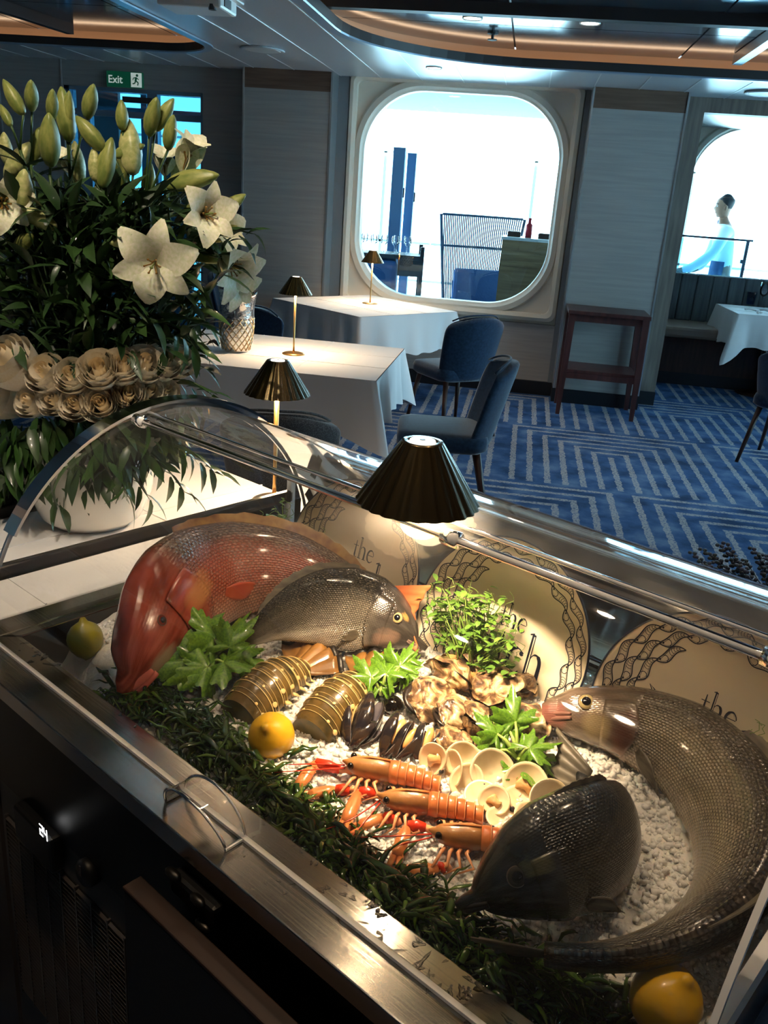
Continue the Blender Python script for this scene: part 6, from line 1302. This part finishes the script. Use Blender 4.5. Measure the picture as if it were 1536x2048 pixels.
# roses
def rose_meshes():
    rows = []
    for i in range(60):
        t = i/59*5*PI; r = .03+.2*(i/59); rows.append([(r*math.cos(t), r*math.sin(t), .05), (r*1.1*math.cos(t), r*1.1*math.sin(t), .45), (r*1.04*math.cos(t), r*1.04*math.sin(t), .98-.12*i/59)])
    heart = MB().grid(rows).mesh('rose_heart', M['rose_in'], True)
    rows = []
    for i in range(8):
        u = i/7; w = .95*math.sin(PI*(.12+.55*u)); R = .36+.2*math.sin(PI*.62*u)+.05*max(0, u-.8)*4
        rows.append([(R*math.sin(v*w*1.15), R*math.cos(v*w*1.15)-.0, -.15+u*1.02-.12*v*v*u) for v in (-1, -.66, -.33, 0, .33, .66, 1)])
    pet = MB().grid(rows).mesh('rose_petal', M['rose'], True)
    cal = MB().lathe([(.06, -.3), (.2, -.2), (.3, -.05), (.2, .0)], 14).mesh('calyx', M['stem'], True)
    return heart, pet, cal
RM = rose_meshes()
ORD = 'first second third fourth fifth sixth seventh eighth ninth tenth'.split()
R1 = [(4, 765, 34), (56, 752, 46), (112, 766, 33), (157, 768, 30), (205, 758, 34), (246, 750, 32), (284, 746, 32), (316, 742, 32), (343, 738, 30)]
R2 = [(0, 815, 32), (32, 812, 32), (84, 812, 28), (125, 808, 28), (165, 815, 30), (208, 815, 33), (254, 796, 30), (290, 790, 28), (318, 788, 26)]
for ri, row in enumerate((R1, R2)):
    for i, (x, y, r) in enumerate(row):
        f = (x-170)/180; p = FP(x, y, -.13+.1*f*f); s = r*D0/F_PX*2.0; out = unit(TOC*(1-.35*abs(f))+RH*f*.7+_z*(.75 if ri == 0 else .45))
        e = empty('rose', p, 0, 'cream rose, %s from the left in the %s row of the arrangement' % (ORD[i], ('upper', 'lower')[ri]), 'rose', 'cream roses'); X = unit(np.cross(_z, out)); e.matrix_world = Matrix(frame(X*s, np.cross(out, X)*s, out*s, p).tolist())
        put('heart', RM[0], e); put('calyx', RM[2], e)
        for k in range(17):
            lay = min(k//4, 3); an = k*2.4+i; sc = (.6, .69, .78, .88)[lay]; tl = (-.02, .02, .05, .12)[lay]+random.uniform(0, .06)
            o = put('petal', RM[1], e); o.matrix_local = Matrix.Rotation(an, 4, 'Z') @ Matrix.Rotation(-tl, 4, 'X') @ Matrix.Diagonal((sc, sc, (1.04, 1.02, .98, .88)[lay], 1))
# ---------------------------------------------------------------- celery, pea shoots, lavender
M['celery'] = pm('celery_leaf', srgb(108, 150, 42), .32, col2=srgb(66, 108, 30), scale=16, coat=.4, sss=.1); M['celery_pale'] = pm('celery_stalk', srgb(164, 190, 96), .35, coat=.3); M['pea'] = pm('pea_shoot_leaf', srgb(110, 150, 60), .4, col2=srgb(74, 112, 42), scale=20, sss=.1); M['pea_stem'] = pm('pea_stem', srgb(120, 150, 66), .45); M['rootmat'] = pm('beige_root_mat', srgb(206, 166, 104), .9, col2=srgb(180, 136, 80), scale=40, bump=.8, bscale=120)
def celery_leaf():
    mb = MB(); n = 54; rings = []
    for u in (.02, .3, .55, .78, 1):
        ring = []
        for j in range(n+1):
            t = lerp(-2.55, 2.55, j/n); r = (.5+.5*math.cos(3*t*.82)**2)*(.72+.28*math.cos(t*.5))*(1+.15*math.cos(t*17)*u*u); ring.append((r*u*math.sin(t)*.8, r*u*math.cos(t), .12*u*math.sin(t*5)*u-.22*u*u+.1*abs(math.sin(t*1.25))*u))
        rings.append(ring)
    return MB().grid(rings).mesh('celery_leaf', M['celery'], True)
CEL = celery_leaf()
def celery(base, leaves, label, off=.01):
    b0 = ON(*base, off); e = empty('celery_sprig', b0, 0, label, 'celery', 'celery leaf garnishes')
    leaves = leaves+[(x+random.gauss(0, 14), y+random.gauss(0, 14), max(.008, up-.012), s*.8) for x, y, up, s in leaves]
    for i, (x, y, up, s) in enumerate(leaves):
        p = ON(x, y, up); st = lerp(b0, p, .8); MB().tube([(0, 0, .002), tuple(lerp(b0, p, .5)-b0+_z*.006), tuple(st-b0)], [.003, .0024, .0016], 6).build('stalk', M['celery_pale'], e, True)
        d = unit(p-b0+_z*.02); nr = unit(unit(C0-p)*.75+_z*.5+np.array([random.gauss(0, .3), random.gauss(0, .3), 0])); o = put('leaf', CEL, e); y_ = unit(d-nr*np.dot(d, nr)); x_ = np.cross(y_, nr); o.matrix_local = Matrix(frame(x_*s*1.2, y_*s*1.2, nr*s*1.2, st-b0).tolist())
celery((415, 1330), [(345, 1262, .085, .056), (385, 1250, .09, .056), (432, 1262, .085, .056), (470, 1285, .075, .05), (500, 1312, .055, .044), (415, 1335, .05, .056), (365, 1322, .06, .05), (455, 1322, .06, .05)], 'large bright celery leaf bunch under the red snapper head', .02)
celery((762, 1392, ), [(738, 1345, .05, .036), (775, 1335, .055, .038), (808, 1318, .055, .036), (828, 1335, .045, .026), (760, 1372, .03, .03), (832, 1302, .06, .02)], 'celery leaf sprig between lobster tail and oysters', .012)
celery((1035, 1520), [(985, 1455, .05, .034), (1030, 1425, .06, .04), (990, 1495, .03, .036), (1065, 1490, .045, .036), (1085, 1510, .03, .034), (1045, 1535, .02, .034), (1075, 1545, .012, .028)], 'darker celery leaf sprig between the clams and the sea bass', .014)
def pea_clump(rects, n, label, seed, mat_=False, s=1.0, bz=1.0):
    rnd = random.Random(seed); (cx, cy) = rects[0]; base = K(*bz); e = empty('pea_shoots', base, 0, label, 'pea shoots', 'pea shoot garnishes'); lf, st = MB(), MB()
    for i in range(n):
        x, y = rects[1][rnd.randrange(len(rects[1]))]; x += rnd.gauss(0, 18*s); y += rnd.gauss(0, 18*s); b_ = bz[1]+rnd.uniform(-.035, .01); p = PB(x, y, b_)-base; q = np.array([rnd.gauss(0, .012), rnd.gauss(0, .012), 0])
        st.tube([q, lerp(q, p, .5)+np.array([rnd.gauss(0, .006), rnd.gauss(0, .006), .004]), p], [.0011, .0009, .0006], 4)
        for k in range(4):
            an = rnd.uniform(0, 2*PI); d = np.array([math.cos(an), math.sin(an), rnd.uniform(-.2, .8)]); l = leaf_mb(1, .34, .3, 4, .15); y_ = unit(d); x_ = unit(np.cross(y_, [.1, .2, 1])); ss = rnd.uniform(.01, .019); l.xf(frame(x_*ss, y_*ss, np.cross(x_, y_)*ss, p+np.array([rnd.gauss(0, .006), rnd.gauss(0, .006), rnd.gauss(0, .006)]))); lf.add(l.v, l.f)
        if i % 3 == 0:
            c = p+_z*.004; st.tube([c+np.array([.004*k/6*math.cos(k*1.1)+.012*k/8*rnd.random(), .004*math.sin(k*1.1), .004*k]) for k in range(9)], [.0005]*9, 4)
    st.build('stems', M['pea_stem'], e, True)['kind'] = 'stuff'; lf.build('leaves', M['pea'], e, True)['kind'] = 'stuff'
    return e
e = pea_clump(((940, 1250), [(890, 1205), (880, 1225), (915, 1215), (940, 1205), (975, 1215), (925, 1245), (960, 1245), (985, 1260), (905, 1265), (945, 1280), (990, 1290), (1010, 1300), (1000, 1325), (925, 1290), (968, 1305)]), 120, 'leafy green pea shoot clump in front of the middle plate', 3, bz=(.69, 1.045, .90))
mb = MB(); rs = []
for u, w in ((-1, .4), (-.6, .9), (0, 1), (.6, .9), (1, .4)): rs.append([(u*.05, .018*w*math.cos(t)+.003*mnoise.noise((u*4, t, 1)), .012+.014*w*math.sin(t)+.003*mnoise.noise((u*5, t*2, 2))) for t in [2*PI*j/14 for j in range(14)]])
q = KI(AZ(965, 1318, .92)); mb.rings(rs).xf(frame(-DA, DB, _z, K(q[0], 1.03, .905)-np.array(e.location))).build('root_mat', M['rootmat'], e, True)
pea_clump(((570, 1060), [(535, 1055), (560, 1045), (585, 1050), (600, 1065), (575, 1075), (545, 1080), (615, 1070)]), 34, 'dark pea shoot clump half hidden behind the red snapper', 4, s=.8, bz=(1.17, 1.09, .92))
pea_clump(((1510, 1510), [(1490, 1500), (1515, 1495), (1530, 1520), (1500, 1525), (1530, 1545)]), 30, 'pea shoot clump at the right edge beside the sea bass back', 6, s=.7, bz=(.27, 1.1, .92))
M['lav'] = pm('lavender_leaf', srgb(44, 62, 66), .7, col2=srgb(60, 66, 96), scale=60); M['pot'] = pm('grey_planter', srgb(70, 74, 80), .6)
lx, ly = .93, 2.62; lv = empty('lavender_planter', (lx, ly, 0), 0, 'dark lavender plant in a planter behind the display case at the right', 'plant')
MB().lathe([(.11, 0), (.15, .46), (.14, .46), (.13, .4)], 28).build('planter', M['pot'], lv, True); rnd = random.Random(8)
for (x, y) in ((1345, 1112), (1365, 1120), (1385, 1105), (1405, 1098), (1425, 1108), (1440, 1090), (1452, 1086), (1468, 1110), (1490, 1120), (1505, 1096), (1515, 1105), (1530, 1110), (1545, 1100), (1560, 1090), (1580, 1110), (1415, 1125), (1478, 1130), (1395, 1130)):
    tp = AY(x, y, ly+rnd.uniform(-.12, .12))-np.array([lx, ly, 0]); b0 = np.array([rnd.gauss(0, .05), rnd.gauss(0, .05), .42]); mb = MB().tube([b0, lerp(b0, tp, .6)+RH*rnd.gauss(0, .01), tp], [.003, .002, .001], 5)
    for k in range(26):
        u = .45+.55*k/25; c = lerp(b0, tp, u); an = k*2.4; r = .011*(1-.5*(u-.45)); mb.ell(c+np.array([r*math.cos(an), r*math.sin(an), 0]), .007, .007, .006, 6, 4)
    mb.build('spike', M['lav'], lv, True)
# ================================================================ MAN OUTSIDE
M['skin'] = pm('skin', srgb(150, 108, 84), .5, sss=.1); M['hair'] = pm('dark_hair', srgb(28, 24, 24), .6); M['shirt'] = pm('white_shirt', srgb(232, 234, 236), .8); M['apron'] = pm('navy_apron', srgb(40, 60, 96), .8); M['trouser'] = pm('dark_trousers', srgb(34, 40, 52), .8)
YM = 11.0; hp = AY(1458, 412, YM); htop = AY(1462, 396, YM)[2]
S_ = (htop+.02)/1.78
man = empty('person', (hp[0]+.06, YM, -.02), PI/2, 'person in white shirt and dark neckband leaning forward outside the right window', 'person')
man.scale = (S_, S_, S_)
def skin_obj(name, verts, edges, m, par, root=0, sub=2):
    bm = bmesh.new(); lay = bm.verts.layers.skin.verify(); bv = []
    for i, v in enumerate(verts):
        w = bm.verts.new(v[:3]); r = v[3]; w[lay].radius = r if hasattr(r, '__len__') else (r, r); w[lay].use_root = (i == root); bv.append(w)
    for a, b in edges: bm.edges.new((bv[a], bv[b]))
    me = bpy.data.meshes.new(name); bm.to_mesh(me); bm.free(); me.materials.append(m); o = put(name, me, par)
    md = o.modifiers.new('sk', 'SKIN'); md.use_smooth_shade = True; subsurf(o, sub); return o
# local: +y forward (faces camera-left after rotation), x to his right, z up
V = [(0, 0, .95, (.15, .11)), (0, .02, 1.15, (.14, .105)), (0, .05, 1.34, (.16, .11)), (0, .07, 1.47, (.10, .08)), (0, .085, 1.54, .055), (0, .10, 1.60, .06)]
E_ = [(0, 1), (1, 2), (2, 3), (3, 4), (4, 5)]
def chain(start, pts):
    k = start
    for p in pts: V.append(p); E_.append((k, len(V)-1)); k = len(V)-1
    return k
HW = []
for s in (-1, 1):
    fwd = 1.0 if s < 0 else .55
    k = chain(3, [(s*.17, .07, 1.44, .06), (s*.22, .13*fwd+.04, 1.2, .05), (s*.2, .36*fwd, 1.04, .042), (s*.17, .5*fwd, .99, .03), (s*.16, .55*fwd, .98, (.036, .018))])
    HW.append(k); x, y, z = s*.16, .55*fwd, .98
    for j, (dx, ln) in enumerate(((-.028, .075), (-.010, .085), (.009, .08), (.026, .062))): chain(k, [(x+dx, y+.045, z-.002, .009), (x+dx*1.1, y+.045+ln*.55, z-.012, .0085), (x+dx*1.1, y+.045+ln, z-.028, .007)])
    chain(k, [(x-s*.038, y+.012, z-.008, .0105), (x-s*.052, y+.045, z-.02, .009)])
    chain(0, [(s*.09, 0, .86, .085), (s*.1, .02, .5, .062), (s*.1, -.01, .09, .042), (s*.1, .06, .035, .04), (s*.1, .15, .03, .035)])
body = skin_obj('body', V, E_, M['skin'], man)
sv = [(0, 0, .9, (.165, .125)), (0, .02, 1.15, (.155, .12)), (0, .05, 1.34, (.172, .125)), (0, .07, 1.475, (.11, .09)), (0, .08, 1.52, .065)]; se = [(0, 1), (1, 2), (2, 3), (3, 4)]
for s in (-1, 1):
    fwd = 1.0 if s < 0 else .55; k = 3
    for p in ((s*.17, .07, 1.44, .075), (s*.22, .13*fwd+.04, 1.2, .062), (s*.2, .36*fwd, 1.04, .052), (s*.175, .47*fwd, 1.0, .04)): sv.append(p); se.append((k, len(sv)-1)); k = len(sv)-1
skin_obj('shirt', sv, se, M['shirt'], man)
tv = [(0, 0, .96, (.16, .12))]; te = []
for s in (-1, 1):
    k = 0
    for p in ((s*.09, 0, .84, .1), (s*.1, .02, .5, .08), (s*.1, -.01, .1, .065)): tv.append(p); te.append((k, len(tv)-1)); k = len(tv)-1
skin_obj('trousers', tv, te, M['trouser'], man)
MB().grid([[(.17*math.sin(v), .0+(.135)*math.cos(v)+.02*(1-u), lerp(.55, 1.12, u)) for v in [-1.4+2.8*j/12 for j in range(13)]] for u in (0, .33, .66, 1)]).build('apron', M['apron'], man, True)
MB().lathe([(.06, 1.505), (.066, 1.53), (.06, 1.55)], 20, c=(0, .083, 0), cap0=False, cap1=False).build('neckband', M['apron'], man, True)
# head: lofted with face profile along +y
prof = [(.0, .055, .05, .0), (.03, .07, .062, .004), (.06, .078, .07, .008), (.09, .084, .073, .006), (.12, .092, .077, .004), (.15, .094, .078, -.002), (.18, .09, .074, -.008), (.205, .072, .06, -.014), (.222, .04, .034, -.018)]
rs = []
for z, ry, rx, oy in prof:
    ring = []
    for j in range(28):
        t = 2*PI*j/28; x = rx*math.sin(t); y = ry*math.cos(t)+oy; fr = max(0, math.cos(t))**8
        y += fr*(.022*math.exp(-((z-.085)/.018)**2)+.006*math.exp(-((z-.045)/.012)**2)+.008*math.exp(-(z/.014)**2)-.006*math.exp(-((z-.112)/.014)**2)); ring.append((x, y+.105, 1.575+z))
    rs.append(ring)
hd = MB().rings(rs).build('head', M['skin'], man, True)
for s in (-1, 1):
    MB().ell((s*.032, .183, 1.575+.112), .012, .008, .008, 10, 7).build('eye', M['shirt'], hd, True); MB().ell((s*.032, .19, 1.575+.112), .005, .003, .005, 8, 6).build('pupil', M['hair'], hd, True); MB().ell((s*.077, .1, 1.575+.1), .01, .02, .03, 10, 7).build('ear', M['skin'], hd, True); MB().tube([(s*.015, .196, 1.71), (s*.035, .19, 1.714), (s*.052, .178, 1.708)], .004, 6).build('eyebrow', M['hair'], hd, True)
MB().tube([(-.024, .186, 1.622), (0, .194, 1.62), (.024, .186, 1.622)], .004, 6).build('mouth', M['lip_grey'], hd, True)
rs = []
for z, k, cut in ((.095, 1.03, -.3), (.125, 1.06, -.15), (.155, 1.08, .35), (.185, 1.1, .9), (.215, 1.12, 1.2), (.236, .9, 1.2), (.245, .4, 1.2)):
    ry, rx, oy = np.interp(z, [p[0] for p in prof], [p[1] for p in prof]), np.interp(z, [p[0] for p in prof], [p[2] for p in prof]), np.interp(z, [p[0] for p in prof], [p[3] for p in prof])
    rs.append([(rx*k*math.sin(t), min(ry*k*math.cos(t), ry*cut)+oy+.105, 1.575+z) for t in [2*PI*j/28 for j in range(28)]])
MB().rings(rs).build('hair', M['hair'], man, True)
for s in (-1, 1): MB().rings([[(s*.1+p[0]*k, p[1]*k+.055, z) for p in rrect(-.05, .05, -.12, .13, .045, 5)] for z, k in ((.0, 1), (.03, 1), (.07, .75), (.1, .5))]).build('shoe', M['hair'], man, True)
# table he works at
tp = AY(1440, 534, YM-.62); dt = empty('deck_table', (tp[0]-.1, YM-.05, -.02), 0, 'pale outdoor serving table in front of the person', 'table')
zt_ = .94*S_
for i in range(8): MB().box(-1.05, -.12, -.42+i*.1, -.33+i*.1, zt_-.04, zt_).build('slat', M['post_blue'], dt)
for sx in (-1.0, -.17):
    for sy in (-.38, .34): MB().box(sx-.03, sx+.03, sy-.03, sy+.03, 0, zt_-.04).build('leg', M['post_blue'], dt)
for i, x in enumerate((-.9, -.72, -.5)):
    MB().lathe([(.05, 0), (.07, .05), (.075, .11), (.07, .11), (.05, .01)], 18).build('serving_bowl', M['white_plastic'], None, True, loc=(tp[0]-.1+x, YM-.2, zt_-.019), label='white bowl on the outdoor table, %s' % ('farthest from the person', 'in the middle', 'under the hands')[i], cat='bowl', group='bowls on the deck table')
